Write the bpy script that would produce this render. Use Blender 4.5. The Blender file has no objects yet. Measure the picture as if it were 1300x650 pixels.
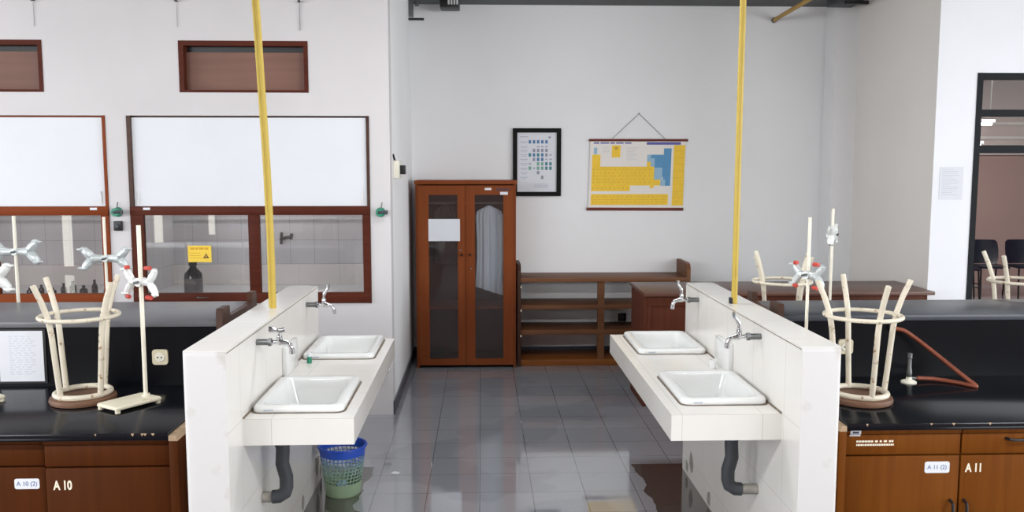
import bpy, bmesh, math, random
from mathutils import Vector, Matrix, Euler
random.seed(7)
PI = math.pi
scene = bpy.context.scene
COL = scene.collection

# ------------------------------------------------------------------ colours and materials
def S(r, g, b):
    def f(c):
        c /= 255.0
        return c / 12.92 if c <= 0.04045 else ((c + 0.055) / 1.055) ** 2.4
    return (f(r), f(g), f(b), 1.0)

def newmat(name):
    m = bpy.data.materials.new(name); m.use_nodes = True
    nt = m.node_tree; b = nt.nodes['Principled BSDF']
    return m, nt, b

def node(nt, t, **kw):
    n = nt.nodes.new(t)
    for k, v in kw.items():
        setattr(n, k, v)
    return n

def plain(name, col, rough=0.5, metal=0.0, var=0.0, scale=6.0, bump=0.0, spec=0.5, col2=None, thresh=None):
    """one colour with a little procedural mottling; col2 + thresh give chipped or stained patches"""
    m, nt, b = newmat(name)
    b.inputs['Roughness'].default_value = rough
    b.inputs['Metallic'].default_value = metal
    b.inputs['Specular IOR Level'].default_value = spec
    tc = node(nt, 'ShaderNodeTexCoord')
    nz = node(nt, 'ShaderNodeTexNoise'); nz.inputs['Scale'].default_value = scale; nz.inputs['Detail'].default_value = 6
    nt.links.new(tc.outputs['Object'], nz.inputs['Vector'])
    rp = node(nt, 'ShaderNodeValToRGB')
    if col2 is not None:
        t = 0.6 if thresh is None else thresh
        rp.color_ramp.elements[0].position = t; rp.color_ramp.elements[0].color = col
        rp.color_ramp.elements[1].position = t + 0.08; rp.color_ramp.elements[1].color = col2
    else:
        lo = tuple(c * (1 - var) for c in col[:3]) + (1,)
        hi = tuple(min(1, c * (1 + var)) for c in col[:3]) + (1,)
        rp.color_ramp.elements[0].position = 0.3; rp.color_ramp.elements[0].color = lo
        rp.color_ramp.elements[1].position = 0.7; rp.color_ramp.elements[1].color = hi
    nt.links.new(nz.outputs['Fac'], rp.inputs['Fac'])
    nt.links.new(rp.outputs['Color'], b.inputs['Base Color'])
    if bump:
        bp = node(nt, 'ShaderNodeBump'); bp.inputs['Strength'].default_value = bump; bp.inputs['Distance'].default_value = 0.004
        nt.links.new(nz.outputs['Fac'], bp.inputs['Height']); nt.links.new(bp.outputs['Normal'], b.inputs['Normal'])
    return m

def wood(name, dark, light, axis='Z', rough=0.35, spec=0.5, scale=1.0):
    m, nt, b = newmat(name)
    b.inputs['Roughness'].default_value = rough
    b.inputs['Specular IOR Level'].default_value = spec
    tc = node(nt, 'ShaderNodeTexCoord'); mp = node(nt, 'ShaderNodeMapping')
    s = [34.0 * scale] * 3; s['XYZ'.index(axis)] = 1.6 * scale
    mp.inputs['Scale'].default_value = s
    nt.links.new(tc.outputs['Object'], mp.inputs['Vector'])
    nz = node(nt, 'ShaderNodeTexNoise'); nz.inputs['Scale'].default_value = 1.0; nz.inputs['Detail'].default_value = 8
    nz.inputs['Distortion'].default_value = 0.6
    nt.links.new(mp.outputs['Vector'], nz.inputs['Vector'])
    big = node(nt, 'ShaderNodeTexNoise'); big.inputs['Scale'].default_value = 2.2
    nt.links.new(tc.outputs['Object'], big.inputs['Vector'])
    mx = node(nt, 'ShaderNodeMath', operation='MULTIPLY_ADD'); mx.inputs[1].default_value = 0.55; 
    nt.links.new(nz.outputs['Fac'], mx.inputs[0])
    sc = node(nt, 'ShaderNodeMath', operation='MULTIPLY'); sc.inputs[1].default_value = 0.45
    nt.links.new(big.outputs['Fac'], sc.inputs[0]); nt.links.new(sc.outputs[0], mx.inputs[2])
    rp = node(nt, 'ShaderNodeValToRGB')
    rp.color_ramp.elements[0].position = 0.34; rp.color_ramp.elements[0].color = dark
    rp.color_ramp.elements[1].position = 0.66; rp.color_ramp.elements[1].color = light
    nt.links.new(mx.outputs[0], rp.inputs['Fac']); nt.links.new(rp.outputs['Color'], b.inputs['Base Color'])
    return m

def grout_mask(nt, size, off, width):
    """1 on the joints of a tile lattice laid in world space, on whichever faces carry it"""
    ge = node(nt, 'ShaderNodeNewGeometry')
    sp = node(nt, 'ShaderNodeSeparateXYZ'); sn = node(nt, 'ShaderNodeSeparateXYZ')
    nt.links.new(ge.outputs['Position'], sp.inputs[0]); nt.links.new(ge.outputs['True Normal'], sn.inputs[0])
    out = None; cells = []
    for k, ax in enumerate('XYZ'):
        if not size[k]: continue
        a = node(nt, 'ShaderNodeMath', operation='ADD'); a.inputs[1].default_value = -off[k] + 100 * size[k]
        nt.links.new(sp.outputs[ax], a.inputs[0])
        d = node(nt, 'ShaderNodeMath', operation='DIVIDE'); d.inputs[1].default_value = size[k]
        nt.links.new(a.outputs[0], d.inputs[0])
        fl = node(nt, 'ShaderNodeMath', operation='FLOOR'); nt.links.new(d.outputs[0], fl.inputs[0]); cells.append((k, fl))
        fr = node(nt, 'ShaderNodeMath', operation='FRACT'); nt.links.new(d.outputs[0], fr.inputs[0])
        lt = node(nt, 'ShaderNodeMath', operation='LESS_THAN'); lt.inputs[1].default_value = width / size[k]
        nt.links.new(fr.outputs[0], lt.inputs[0])
        ab = node(nt, 'ShaderNodeMath', operation='ABSOLUTE'); nt.links.new(sn.outputs[ax], ab.inputs[0])
        ln = node(nt, 'ShaderNodeMath', operation='LESS_THAN'); ln.inputs[1].default_value = 0.6; nt.links.new(ab.outputs[0], ln.inputs[0])
        mu = node(nt, 'ShaderNodeMath', operation='MULTIPLY'); nt.links.new(lt.outputs[0], mu.inputs[0]); nt.links.new(ln.outputs[0], mu.inputs[1])
        if out is None: out = mu
        else:
            mxn = node(nt, 'ShaderNodeMath', operation='MAXIMUM'); nt.links.new(out.outputs[0], mxn.inputs[0]); nt.links.new(mu.outputs[0], mxn.inputs[1]); out = mxn
    return out, cells, ge

def tile(name, col, grout, size, off, width=0.004, rough=0.15, stain=None, spec=0.5):
    m, nt, b = newmat(name)
    mask, cells, ge = grout_mask(nt, size, off, width)
    nz = node(nt, 'ShaderNodeTexNoise'); nz.inputs['Scale'].default_value = 3.0; nz.inputs['Detail'].default_value = 8
    nt.links.new(ge.outputs['Position'], nz.inputs['Vector'])
    rp = node(nt, 'ShaderNodeValToRGB')
    rp.color_ramp.elements[0].position = 0.38; rp.color_ramp.elements[0].color = col
    rp.color_ramp.elements[1].position = 0.78; rp.color_ramp.elements[1].color = stain or col
    nt.links.new(nz.outputs['Fac'], rp.inputs['Fac'])
    mx = node(nt, 'ShaderNodeMixRGB'); mx.inputs['Color2'].default_value = grout
    nt.links.new(mask.outputs[0], mx.inputs['Fac']); nt.links.new(rp.outputs['Color'], mx.inputs['Color1'])
    nt.links.new(mx.outputs['Color'], b.inputs['Base Color'])
    b.inputs['Roughness'].default_value = rough; b.inputs['Specular IOR Level'].default_value = spec
    bp = node(nt, 'ShaderNodeBump', invert=True); bp.inputs['Strength'].default_value = 0.25; bp.inputs['Distance'].default_value = 0.002
    nt.links.new(mask.outputs[0], bp.inputs['Height']); nt.links.new(bp.outputs['Normal'], b.inputs['Normal'])
    return m

def floor_mat():
    m, nt, b = newmat('wet_grey_floor_tile')
    mask, cells, ge = grout_mask(nt, (0.3, 0.3, 0), (-0.02, 0.0, 0), 0.0035)
    # each tile a slightly different grey
    cb = node(nt, 'ShaderNodeCombineXYZ')
    for k, fl in cells: nt.links.new(fl.outputs[0], cb.inputs[k])
    wn = node(nt, 'ShaderNodeTexWhiteNoise'); nt.links.new(cb.outputs[0], wn.inputs['Vector'])
    tr = node(nt, 'ShaderNodeValToRGB')
    tr.color_ramp.elements[0].color = S(*FLOOR_A); tr.color_ramp.elements[1].color = S(*FLOOR_B)
    nt.links.new(wn.outputs['Value'], tr.inputs['Fac'])
    # grime that gathers by the partitions, wet film with its own outline
    nz = node(nt, 'ShaderNodeTexNoise'); nz.inputs['Scale'].default_value = 1.3; nz.inputs['Detail'].default_value = 4; nz.inputs['Roughness'].default_value = 0.45
    nt.links.new(ge.outputs['Position'], nz.inputs['Vector'])
    wet = node(nt, 'ShaderNodeValToRGB')
    wet.color_ramp.elements[0].position = 0.52; wet.color_ramp.elements[1].position = 0.545
    nt.links.new(nz.outputs['Fac'], wet.inputs['Fac'])
    sp = node(nt, 'ShaderNodeSeparateXYZ'); nt.links.new(ge.outputs['Position'], sp.inputs[0])
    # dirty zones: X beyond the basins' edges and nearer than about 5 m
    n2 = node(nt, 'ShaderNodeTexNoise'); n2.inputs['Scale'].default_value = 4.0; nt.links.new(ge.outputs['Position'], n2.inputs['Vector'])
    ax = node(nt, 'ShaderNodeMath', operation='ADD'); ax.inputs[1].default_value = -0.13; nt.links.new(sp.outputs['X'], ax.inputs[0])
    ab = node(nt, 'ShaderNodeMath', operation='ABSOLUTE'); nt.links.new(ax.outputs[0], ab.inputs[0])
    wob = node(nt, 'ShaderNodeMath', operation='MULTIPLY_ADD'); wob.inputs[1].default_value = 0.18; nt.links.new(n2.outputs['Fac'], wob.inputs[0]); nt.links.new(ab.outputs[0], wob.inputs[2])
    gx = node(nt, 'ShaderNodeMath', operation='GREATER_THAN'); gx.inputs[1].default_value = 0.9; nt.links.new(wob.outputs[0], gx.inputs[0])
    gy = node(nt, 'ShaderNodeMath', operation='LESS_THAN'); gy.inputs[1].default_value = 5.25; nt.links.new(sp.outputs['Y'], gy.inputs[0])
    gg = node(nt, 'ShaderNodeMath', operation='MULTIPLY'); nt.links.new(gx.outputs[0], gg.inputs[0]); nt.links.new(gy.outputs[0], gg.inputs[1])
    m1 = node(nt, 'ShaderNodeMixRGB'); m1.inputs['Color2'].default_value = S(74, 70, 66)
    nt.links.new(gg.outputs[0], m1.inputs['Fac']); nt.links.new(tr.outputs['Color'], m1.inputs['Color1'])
    m2 = node(nt, 'ShaderNodeMixRGB', blend_type='MULTIPLY'); m2.inputs['Color2'].default_value = (0.88, 0.88, 0.9, 1)
    nt.links.new(wet.outputs['Color'], m2.inputs['Fac']); nt.links.new(m1.outputs['Color'], m2.inputs['Color1'])
    m3 = node(nt, 'ShaderNodeMixRGB'); m3.inputs['Color2'].default_value = S(84, 84, 88)
    nt.links.new(mask.outputs[0], m3.inputs['Fac']); nt.links.new(m2.outputs['Color'], m3.inputs['Color1'])
    nt.links.new(m3.outputs['Color'], b.inputs['Base Color'])
    rr = node(nt, 'ShaderNodeMapRange'); rr.inputs['To Min'].default_value = 0.09; rr.inputs['To Max'].default_value = 0.03
    nt.links.new(wet.outputs['Color'], rr.inputs['Value'])
    nt.links.new(rr.outputs['Result'], b.inputs['Roughness'])
    b.inputs['Specular IOR Level'].default_value = 1.0; b.inputs['Coat Weight'].default_value = 0.6; b.inputs['Coat Roughness'].default_value = 0.03; b.inputs['Coat IOR'].default_value = 1.4
    wv = node(nt, 'ShaderNodeTexNoise'); wv.inputs['Scale'].default_value = 2.5; nt.links.new(ge.outputs['Position'], wv.inputs['Vector'])
    hs = node(nt, 'ShaderNodeMath', operation='MULTIPLY_ADD'); hs.inputs[1].default_value = -0.12
    nt.links.new(mask.outputs[0], hs.inputs[0]); nt.links.new(wv.outputs['Fac'], hs.inputs[2])
    bp = node(nt, 'ShaderNodeBump'); bp.inputs['Strength'].default_value = 0.06; bp.inputs['Distance'].default_value = 0.004
    nt.links.new(hs.outputs[0], bp.inputs['Height']); nt.links.new(bp.outputs['Normal'], b.inputs['Normal'])
    return m

def glass(name, tint, haze=0.0):
    """thin window pane: clear transmission with a Fresnel reflection and a pale haze painted in for the reflected wall"""
    m = bpy.data.materials.new(name); m.use_nodes = True
    nt = m.node_tree; nt.nodes.clear()
    out = node(nt, 'ShaderNodeOutputMaterial')
    tr = node(nt, 'ShaderNodeBsdfTransparent'); tr.inputs['Color'].default_value = tint
    gl = node(nt, 'ShaderNodeBsdfGlossy'); gl.inputs['Roughness'].default_value = 0.015
    df = node(nt, 'ShaderNodeBsdfDiffuse'); df.inputs['Color'].default_value = S(170, 165, 165)
    fr = node(nt, 'ShaderNodeFresnel'); fr.inputs['IOR'].default_value = 1.6
    m1 = node(nt, 'ShaderNodeMixShader'); m1.inputs[0].default_value = haze
    nt.links.new(tr.outputs[0], m1.inputs[1]); nt.links.new(df.outputs[0], m1.inputs[2])
    m2 = node(nt, 'ShaderNodeMixShader')
    nt.links.new(fr.outputs[0], m2.inputs[0]); nt.links.new(m1.outputs[0], m2.inputs[1]); nt.links.new(gl.outputs[0], m2.inputs[2])
    nt.links.new(m2.outputs[0], out.inputs['Surface'])
    return m

def emit(name, col, strength):
    m = bpy.data.materials.new(name); m.use_nodes = True
    nt = m.node_tree; nt.nodes.clear()
    out = node(nt, 'ShaderNodeOutputMaterial'); e = node(nt, 'ShaderNodeEmission')
    e.inputs['Color'].default_value = col; e.inputs['Strength'].default_value = strength
    nt.links.new(e.outputs[0], out.inputs['Surface'])
    return m

FLOOR_A = (151, 153, 159); FLOOR_B = (156, 158, 164)
M = dict(
    wall=plain('white_wall_paint', S(206, 202, 203), 0.75, var=0.03, scale=2.0, bump=0.05),
    wall_bright=plain('clean_white_wall_paint', S(226, 227, 231), 0.75, var=0.02, scale=2.0, bump=0.05),
    wall_back=plain('pale_wall_paint', S(236, 236, 237), 0.75, var=0.02, scale=1.4, bump=0.04),
    wall_warm=plain('cream_wall_paint', S(232, 227, 222), 0.75, var=0.02, scale=1.4, bump=0.04),
    pink=plain('pink_brown_wall_paint', S(176, 148, 142), 0.7, var=0.03, scale=1.0),
    ceil=plain('shaded_ceiling_board', S(96, 98, 99), 0.8, var=0.03),  # unlit look put into the grey, which also cuts bounce onto the walls
    skirt=tile('dark_skirting_tile', S(66, 70, 80), S(40, 40, 44), (0.3, 0.3, 0), (-0.02, 0, 0), 0.004, 0.25),
    floor=floor_mat(),
    wtile=tile('white_glazed_tile', S(229, 226, 221), S(204, 199, 192), (0.335, 0.42, 0.36), (-0.857, 3.43, 0.838), 0.003, 0.22, S(224, 220, 214)),
    endpaint=plain('smudged_end_paint', S(204, 202, 201), 0.6, scale=5, col2=S(188, 184, 180), thresh=0.55),
    hoodtile=tile('white_hood_tile', S(206, 207, 208), S(168, 168, 170), (0.2, 0.2, 0.2), (0, 0, 0.05), 0.004, 0.3),
    ceramic=plain('white_ceramic', S(228, 229, 228), 0.12, var=0.015, scale=3),
    stain=plain('dirty_edge_grout', S(120, 108, 94), 0.7, var=0.3, scale=20),
    plaster=plain('peeling_plaster', S(150, 146, 138), 0.9, var=0.25, scale=25),
    chrome=plain('chrome', S(205, 207, 210), 0.16, metal=1.0),
    galv=plain('galvanised_steel', S(118, 120, 120), 0.42, metal=0.8, var=0.15, scale=40),
    pvc=plain('dark_grey_pvc', S(62, 65, 70), 0.5, var=0.08),
    yellow=plain('yellow_pipe_paint', S(190, 163, 66), 0.5, var=0.06, scale=9),
    yellow_dirty=plain('dull_yellow_pipe_paint', S(178, 142, 66), 0.5, var=0.15, scale=9),
    black=plain('black_laminate', S(9, 10, 15), 0.35, var=0.15, scale=8, spec=0.12),
    black_top=plain('worn_black_worktop', S(15, 17, 23), 0.16, var=0.25, scale=5, spec=0.4),
    reflect_top=plain('ledge_top_reflection', S(104, 104, 108), 0.35, var=0.08, scale=4),  # black top's reflection of the white wall, painted in as grey
    dark_top=plain('dark_ledge_top', S(66, 70, 78), 0.35, var=0.1, scale=4),
    cab=wood('red_brown_bench_wood', S(68, 32, 9), S(80, 40, 13), 'Z', 0.5, 0.08),
    cab2=wood('orange_brown_bench_wood', S(100, 54, 13), S(116, 66, 19), 'Z', 0.5, 0.08),
    cabedge=plain('worn_wood_edge', S(176, 150, 122), 0.6, var=0.2, scale=30),
    darkwood=wood('dark_brown_wood', S(52, 32, 24), S(78, 50, 38), 'X', 0.45, 0.25),
    cupb=wood('cupboard_wood', S(118, 59, 29), S(131, 69, 36), 'Z', 0.5, 0.1),
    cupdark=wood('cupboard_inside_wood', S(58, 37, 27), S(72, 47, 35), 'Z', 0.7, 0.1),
    shelfw=wood('shelf_wood', S(104, 66, 42), S(126, 84, 56), 'X', 0.5, 0.25),
    shelfbase=wood('shelf_base_wood', S(128, 72, 30), S(148, 90, 42), 'X', 0.5, 0.25),
    tablew=wood('table_top_wood', S(84, 54, 44), S(104, 70, 58), 'X', 0.35, 0.35),
    tablered=wood('table_side_wood', S(76, 38, 27), S(90, 49, 34), 'Z', 0.5, 0.1),
    frame=wood('hood_frame_wood', S(72, 32, 22), S(88, 42, 29), 'X', 0.5, 0.1),
    frame_o=wood('orange_hood_frame_wood', S(118, 54, 24), S(132, 64, 31), 'X', 0.5, 0.1),
    board=wood('brown_vent_board', S(108, 74, 62), S(124, 87, 73), 'X', 0.6, scale=0.5),
    sash=plain('white_sash_board', S(216, 218, 223), 0.5, var=0.02, scale=3),
    pane=glass('hood_glass', (0.95, 0.94, 0.95, 1), 0.05),
    cupglass=glass('dark_cupboard_glass', (0.9, 0.9, 0.9, 1), 0.01),
    clear=glass('clear_glass', (0.95, 0.95, 0.95, 1), 0.02),
    cream=plain('cream_chipped_paint', S(214, 205, 186), 0.45, scale=34, col2=S(158, 128, 98), thresh=0.6),
    cream_rod=plain('cream_rod_paint', S(232, 226, 210), 0.4, var=0.05, scale=20),
    cream_base=plain('stained_cream_base', S(226, 218, 196), 0.5, scale=9, col2=S(176, 150, 118), thresh=0.62),
    seat=wood('stool_seat_wood', S(86, 58, 44), S(120, 86, 64), 'X', 0.55),
    alu=plain('cast_aluminium', S(206, 212, 212), 0.35, metal=0.35, var=0.12, scale=60),
    whitemetal=plain('white_clamp_metal', S(226, 228, 226), 0.35, metal=0.2, var=0.05),
    red=plain('red_rubber', S(186, 60, 46), 0.5, var=0.1),
    paper=plain('white_paper', S(222, 224, 230), 0.8, var=0.01),
    paper_faint=plain('faint_paper', S(212, 213, 219), 0.8, var=0.01),
    papergrey=plain('printed_paper', S(222, 225, 234), 0.8, var=0.02, scale=60),
    ink=plain('grey_ink', S(176, 182, 194), 0.8),
    ink_dark=plain('dark_ink', S(60, 62, 80), 0.8),
    blueink=plain('blue_ink', S(92, 112, 158), 0.8),
    whitepaint=plain('white_stencil_paint', S(236, 226, 204), 0.7),
    blackframe=plain('black_picture_frame', S(8, 8, 10), 0.5, spec=0.15),
    blackplastic=plain('black_plastic', S(24, 24, 27), 0.4),
    creamplastic=plain('cream_plastic', S(214, 204, 176), 0.4, var=0.04),
    creamplastic2=plain('pale_cream_plastic', S(232, 228, 212), 0.4),
    green=plain('green_valve_paint', S(40, 132, 104), 0.4, var=0.1),
    blueplastic=plain('blue_plastic', S(40, 84, 200), 0.4),
    hose=plain('red_brown_rubber_hose', S(128, 64, 40), 0.5, var=0.12, scale=30),
    cloth=plain('pale_blue_cloth', S(226, 236, 246), 0.9, var=0.03),
    darkcloth=plain('dark_cloth', S(64, 54, 52), 0.95, var=0.2),
    bottle=plain('dark_bottle_glass', S(30, 26, 26), 0.12),
    bottle_label=plain('grey_bottle_label', S(116, 112, 112), 0.7, var=0.2, scale=60),
    signyellow=plain('yellow_sign', S(236, 200, 66), 0.5),
    signbrown=plain('brown_sign_print', S(120, 84, 40), 0.6),
    p_yellow=plain('poster_yellow', S(244, 200, 52), 0.6, var=0.04, scale=30),
    p_blue=plain('poster_blue', S(86, 146, 190), 0.6, var=0.04, scale=30),
    p_lblue=plain('poster_light_blue', S(150, 186, 208), 0.6, var=0.03, scale=30),
    p_purple=plain('poster_purple', S(92, 90, 160), 0.6),
    p_line=plain('poster_lines', S(206, 158, 34), 0.6),
    p_dots=plain('poster_small_print', S(196, 154, 56), 0.6),
    p_sheet=plain('poster_sheet', S(232, 226, 220), 0.6, var=0.01),
    teal=plain('chart_teal', S(70, 130, 140), 0.7), cgreen=plain('chart_green', S(120, 170, 150), 0.7),
    cblue=plain('chart_blue', S(84, 124, 168), 0.7), cgrey=plain('chart_grey', S(150, 150, 165), 0.7),
    rodwood=plain('maroon_rod_wood', S(104, 38, 24), 0.4, var=0.1),
    doorframe=plain('dark_door_frame', S(20, 23, 27), 0.6, spec=0.15),
    navy=plain('navy_plastic', S(15, 16, 32), 0.4),
    chairleg=plain('black_chair_metal', S(28, 26, 28), 0.4),
    tube=emit('fluorescent_tube', (0.95, 1.0, 1.0, 1), 9.0),
    lampbody=plain('white_lamp_body', S(220, 220, 220), 0.5),
    rail=plain('pale_rail', S(206, 196, 192), 0.6),
)

# basket: dyed blue at the top running to pale green below (the plastic's own colour)
def basket_mat():
    m, nt, b = newmat('blue_to_green_plastic'); b.inputs['Roughness'].default_value = 0.4
    tc = node(nt, 'ShaderNodeTexCoord'); sp = node(nt, 'ShaderNodeSeparateXYZ'); nt.links.new(tc.outputs['Object'], sp.inputs[0])
    mr = node(nt, 'ShaderNodeMapRange'); mr.inputs['From Min'].default_value = 0.0; mr.inputs['From Max'].default_value = 0.28
    nt.links.new(sp.outputs['Z'], mr.inputs['Value'])
    rp = node(nt, 'ShaderNodeValToRGB'); e = rp.color_ramp.elements
    e[0].position = 0.25; e[0].color = S(150, 174, 142)
    e[1].position = 0.86; e[1].color = S(44, 88, 200)
    x = e.new(0.62); x.color = S(132, 168, 164)
    nt.links.new(mr.outputs['Result'], rp.inputs['Fac']); nt.links.new(rp.outputs['Color'], b.inputs['Base Color'])
    return m
M['basket'] = basket_mat()

# ------------------------------------------------------------------ mesh helpers
def BM(): return bmesh.new()

def box(bm, x0, x1, y0, y1, z0, z1, bev=0.0, mi=0):
    r = bmesh.ops.create_cube(bm, size=1.0)
    vs = r['verts']
    for v in vs:
        v.co = Vector((x0 + (v.co.x + .5) * (x1 - x0), y0 + (v.co.y + .5) * (y1 - y0), z0 + (v.co.z + .5) * (z1 - z0)))
    fs = list({f for v in vs for f in v.link_faces})
    for f in fs: f.material_index = mi
    if bev:
        es = list({e for v in vs for e in v.link_edges})
        bmesh.ops.bevel(bm, geom=es, offset=bev, segments=2, profile=0.5, affect='EDGES')
    return vs

def ring(c, r, n, ax1, ax2, ph=0):
    return [c + ax1 * (r * math.cos(ph + 2 * PI * i / n)) + ax2 * (r * math.sin(ph + 2 * PI * i / n)) for i in range(n)]

def skin_loops(bm, loops, closed=True, cap0=True, cap1=True, mi=0):
    vl = [[bm.verts.new(p) for p in lp] for lp in loops]
    n = len(vl[0])
    for a, b in zip(vl, vl[1:]):
        for i in range(n if closed else n - 1):
            f = bm.faces.new((a[i], a[(i + 1) % n], b[(i + 1) % n], b[i])); f.material_index = mi
    if cap0: bm.faces.new(list(reversed(vl[0]))).material_index = mi
    if cap1: bm.faces.new(vl[-1]).material_index = mi
    return vl

def tube(bm, pts, r, n=12, caps=True, mi=0):
    pts = [Vector(p) for p in pts]
    rs = r if isinstance(r, (list, tuple)) else [r] * len(pts)
    t0 = (pts[1] - pts[0]).normalized()
    ref = Vector((0, 0, 1)) if abs(t0.z) < 0.9 else Vector((1, 0, 0))
    a1 = t0.cross(ref).normalized(); loops = []
    for i, p in enumerate(pts):
        if i == 0: t = pts[1] - pts[0]
        elif i == len(pts) - 1: t = pts[-1] - pts[-2]
        else: t = (pts[i + 1] - pts[i]).normalized() + (pts[i] - pts[i - 1]).normalized()
        t.normalize()
        a1 = (a1 - t * a1.dot(t)).normalized(); a2 = t.cross(a1)
        loops.append(ring(p, rs[i], n, a1, a2))
    skin_loops(bm, loops, True, caps, caps, mi)

def torus(bm, c, R, r, n=32, m=10, mi=0):
    c = Vector(c); vl = []
    for i in range(n):
        a = 2 * PI * i / n; d = Vector((math.cos(a), math.sin(a), 0))
        vl.append([bm.verts.new(c + d * (R + r * math.cos(2 * PI * j / m)) + Vector((0, 0, r * math.sin(2 * PI * j / m)))) for j in range(m)])
    for i in range(n):
        for j in range(m):
            bm.faces.new((vl[i][j], vl[(i + 1) % n][j], vl[(i + 1) % n][(j + 1) % m], vl[i][(j + 1) % m])).material_index = mi

def lathe(bm, prof, n=24, c=(0, 0, 0), axis='Z', mi=0):
    c = Vector(c)
    ax = {'Z': (Vector((1, 0, 0)), Vector((0, 1, 0)), Vector((0, 0, 1))), 'X': (Vector((0, 1, 0)), Vector((0, 0, 1)), Vector((1, 0, 0))),
          'Y': (Vector((0, 0, 1)), Vector((1, 0, 0)), Vector((0, 1, 0)))}[axis]
    skin_loops(bm, [ring(c + ax[2] * h, max(r, 1e-4), n, ax[0], ax[1]) for r, h in prof], True, True, True, mi)

def prism(bm, poly, d0, d1, plane='XZ', mi=0):
    """extrude a 2-D outline; plane XZ runs along Y, YZ along X, XY along Z"""
    def p3(u, v, d):
        return {'XZ': (u, d, v), 'YZ': (d, u, v), 'XY': (u, v, d)}[plane]
    skin_loops(bm, [[p3(u, v, d0) for u, v in poly], [p3(u, v, d1) for u, v in poly]], True, True, True, mi)

def rrect(w, l, r, n=6):
    pts = []
    for cx, cy, a0 in ((w / 2 - r, l / 2 - r, 0), (-w / 2 + r, l / 2 - r, PI / 2), (-w / 2 + r, -l / 2 + r, PI), (w / 2 - r, -l / 2 + r, 1.5 * PI)):
        for k in range(n + 1):
            a = a0 + PI / 2 * k / n
            pts.append((cx + r * math.cos(a), cy + r * math.sin(a)))
    return pts

def root_of(o):
    while o.parent: o = o.parent
    return o

def obj(name, bm, mat, parent=None, smooth=35):
    """link a bmesh as ONE object; its vertices are given in the place's coordinates, measured from its thing's base"""
    bmesh.ops.recalc_face_normals(bm, faces=bm.faces[:])
    if parent is not None:
        bmesh.ops.translate(bm, verts=bm.verts[:], vec=-root_of(parent).location)
    me = bpy.data.meshes.new(name); bm.to_mesh(me); bm.free()
    for mm in (mat if isinstance(mat, (list, tuple)) else [mat]): me.materials.append(M[mm])
    if smooth:
        for p in me.polygons: p.use_smooth = True
        me.set_sharp_from_angle(angle=math.radians(smooth))
    o = bpy.data.objects.new(name, me); COL.objects.link(o)
    if parent is not None: o.parent = parent
    return o

def recentre(o, base):
    """put a one-mesh thing's origin at its base"""
    b = Vector(base)
    o.data.transform(Matrix.Translation(-b)); o.location = b
    return o

def tag(o, label, cat, group=None, kind='thing'):
    o['label'] = label; o['category'] = cat; o['kind'] = kind
    if group: o['group'] = group
    return o

def thing(name, label, cat, loc=(0, 0, 0), group=None):
    o = bpy.data.objects.new(name, None); COL.objects.link(o); o.location = loc; o.empty_display_size = 0.1
    return tag(o, label, cat, group)

def struct(name, bm, mat, parent=None, smooth=35):
    o = obj(name, bm, mat, parent, smooth)
    if parent is None: o['kind'] = 'structure'
    return o

def dup(root, loc, rotz=0.0, label=None, scale=None):
    def cp(o, par):
        c = o.copy(); COL.objects.link(c)
        if par is not None: c.parent = par
        for ch in [x for x in kids.get(o.name, [])]: cp(ch, c)
        return c
    kids = {}
    for x in bpy.data.objects:
        if x.parent: kids.setdefault(x.parent.name, []).append(x)
    r = cp(root, None); r.location = loc; r.rotation_euler = (0, 0, rotz)
    if label: r['label'] = label
    return r

def lettering(name, text, size, loc, mat, parent, depth=0.0006, sx=1.0, align='CENTER', bold=0.0):
    """letters standing on a plane that faces -Y"""
    cu = bpy.data.curves.new(name, 'FONT'); cu.body = text; cu.size = size; cu.extrude = depth; cu.offset = size * bold; cu.align_x = align; cu.align_y = 'CENTER'
    tmp = bpy.data.objects.new(name + '_tmp', cu); COL.objects.link(tmp)
    bpy.context.view_layer.update()
    me = bpy.data.meshes.new_from_object(tmp); bpy.data.objects.remove(tmp)
    me.name = name
    me.transform(Matrix.Translation(Vector(loc) - root_of(parent).location) @ Matrix.Rotation(PI / 2, 4, 'X') @ Matrix.Diagonal((sx, 1, 1, 1)))
    me.materials.clear(); me.materials.append(M[mat])
    o = bpy.data.objects.new(name, me); COL.objects.link(o); o.parent = parent
    return o

def print_on(parent, sheet, names):
    """printing belongs to the sheet it is on: fold the printed shapes into the sheet's own mesh"""
    b = bmesh.new(); b.from_mesh(sheet.data)
    for o in [o for o in bpy.data.objects if o.parent == parent and o.name.split('.')[0] in names]:
        nb = len(b.faces); b.from_mesh(o.data); b.faces.ensure_lookup_table()
        mi = len(sheet.data.materials); sheet.data.materials.append(o.data.materials[0])
        for f in b.faces[nb:]: f.material_index = mi
        bpy.data.objects.remove(o)
    b.to_mesh(sheet.data); b.free()

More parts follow.
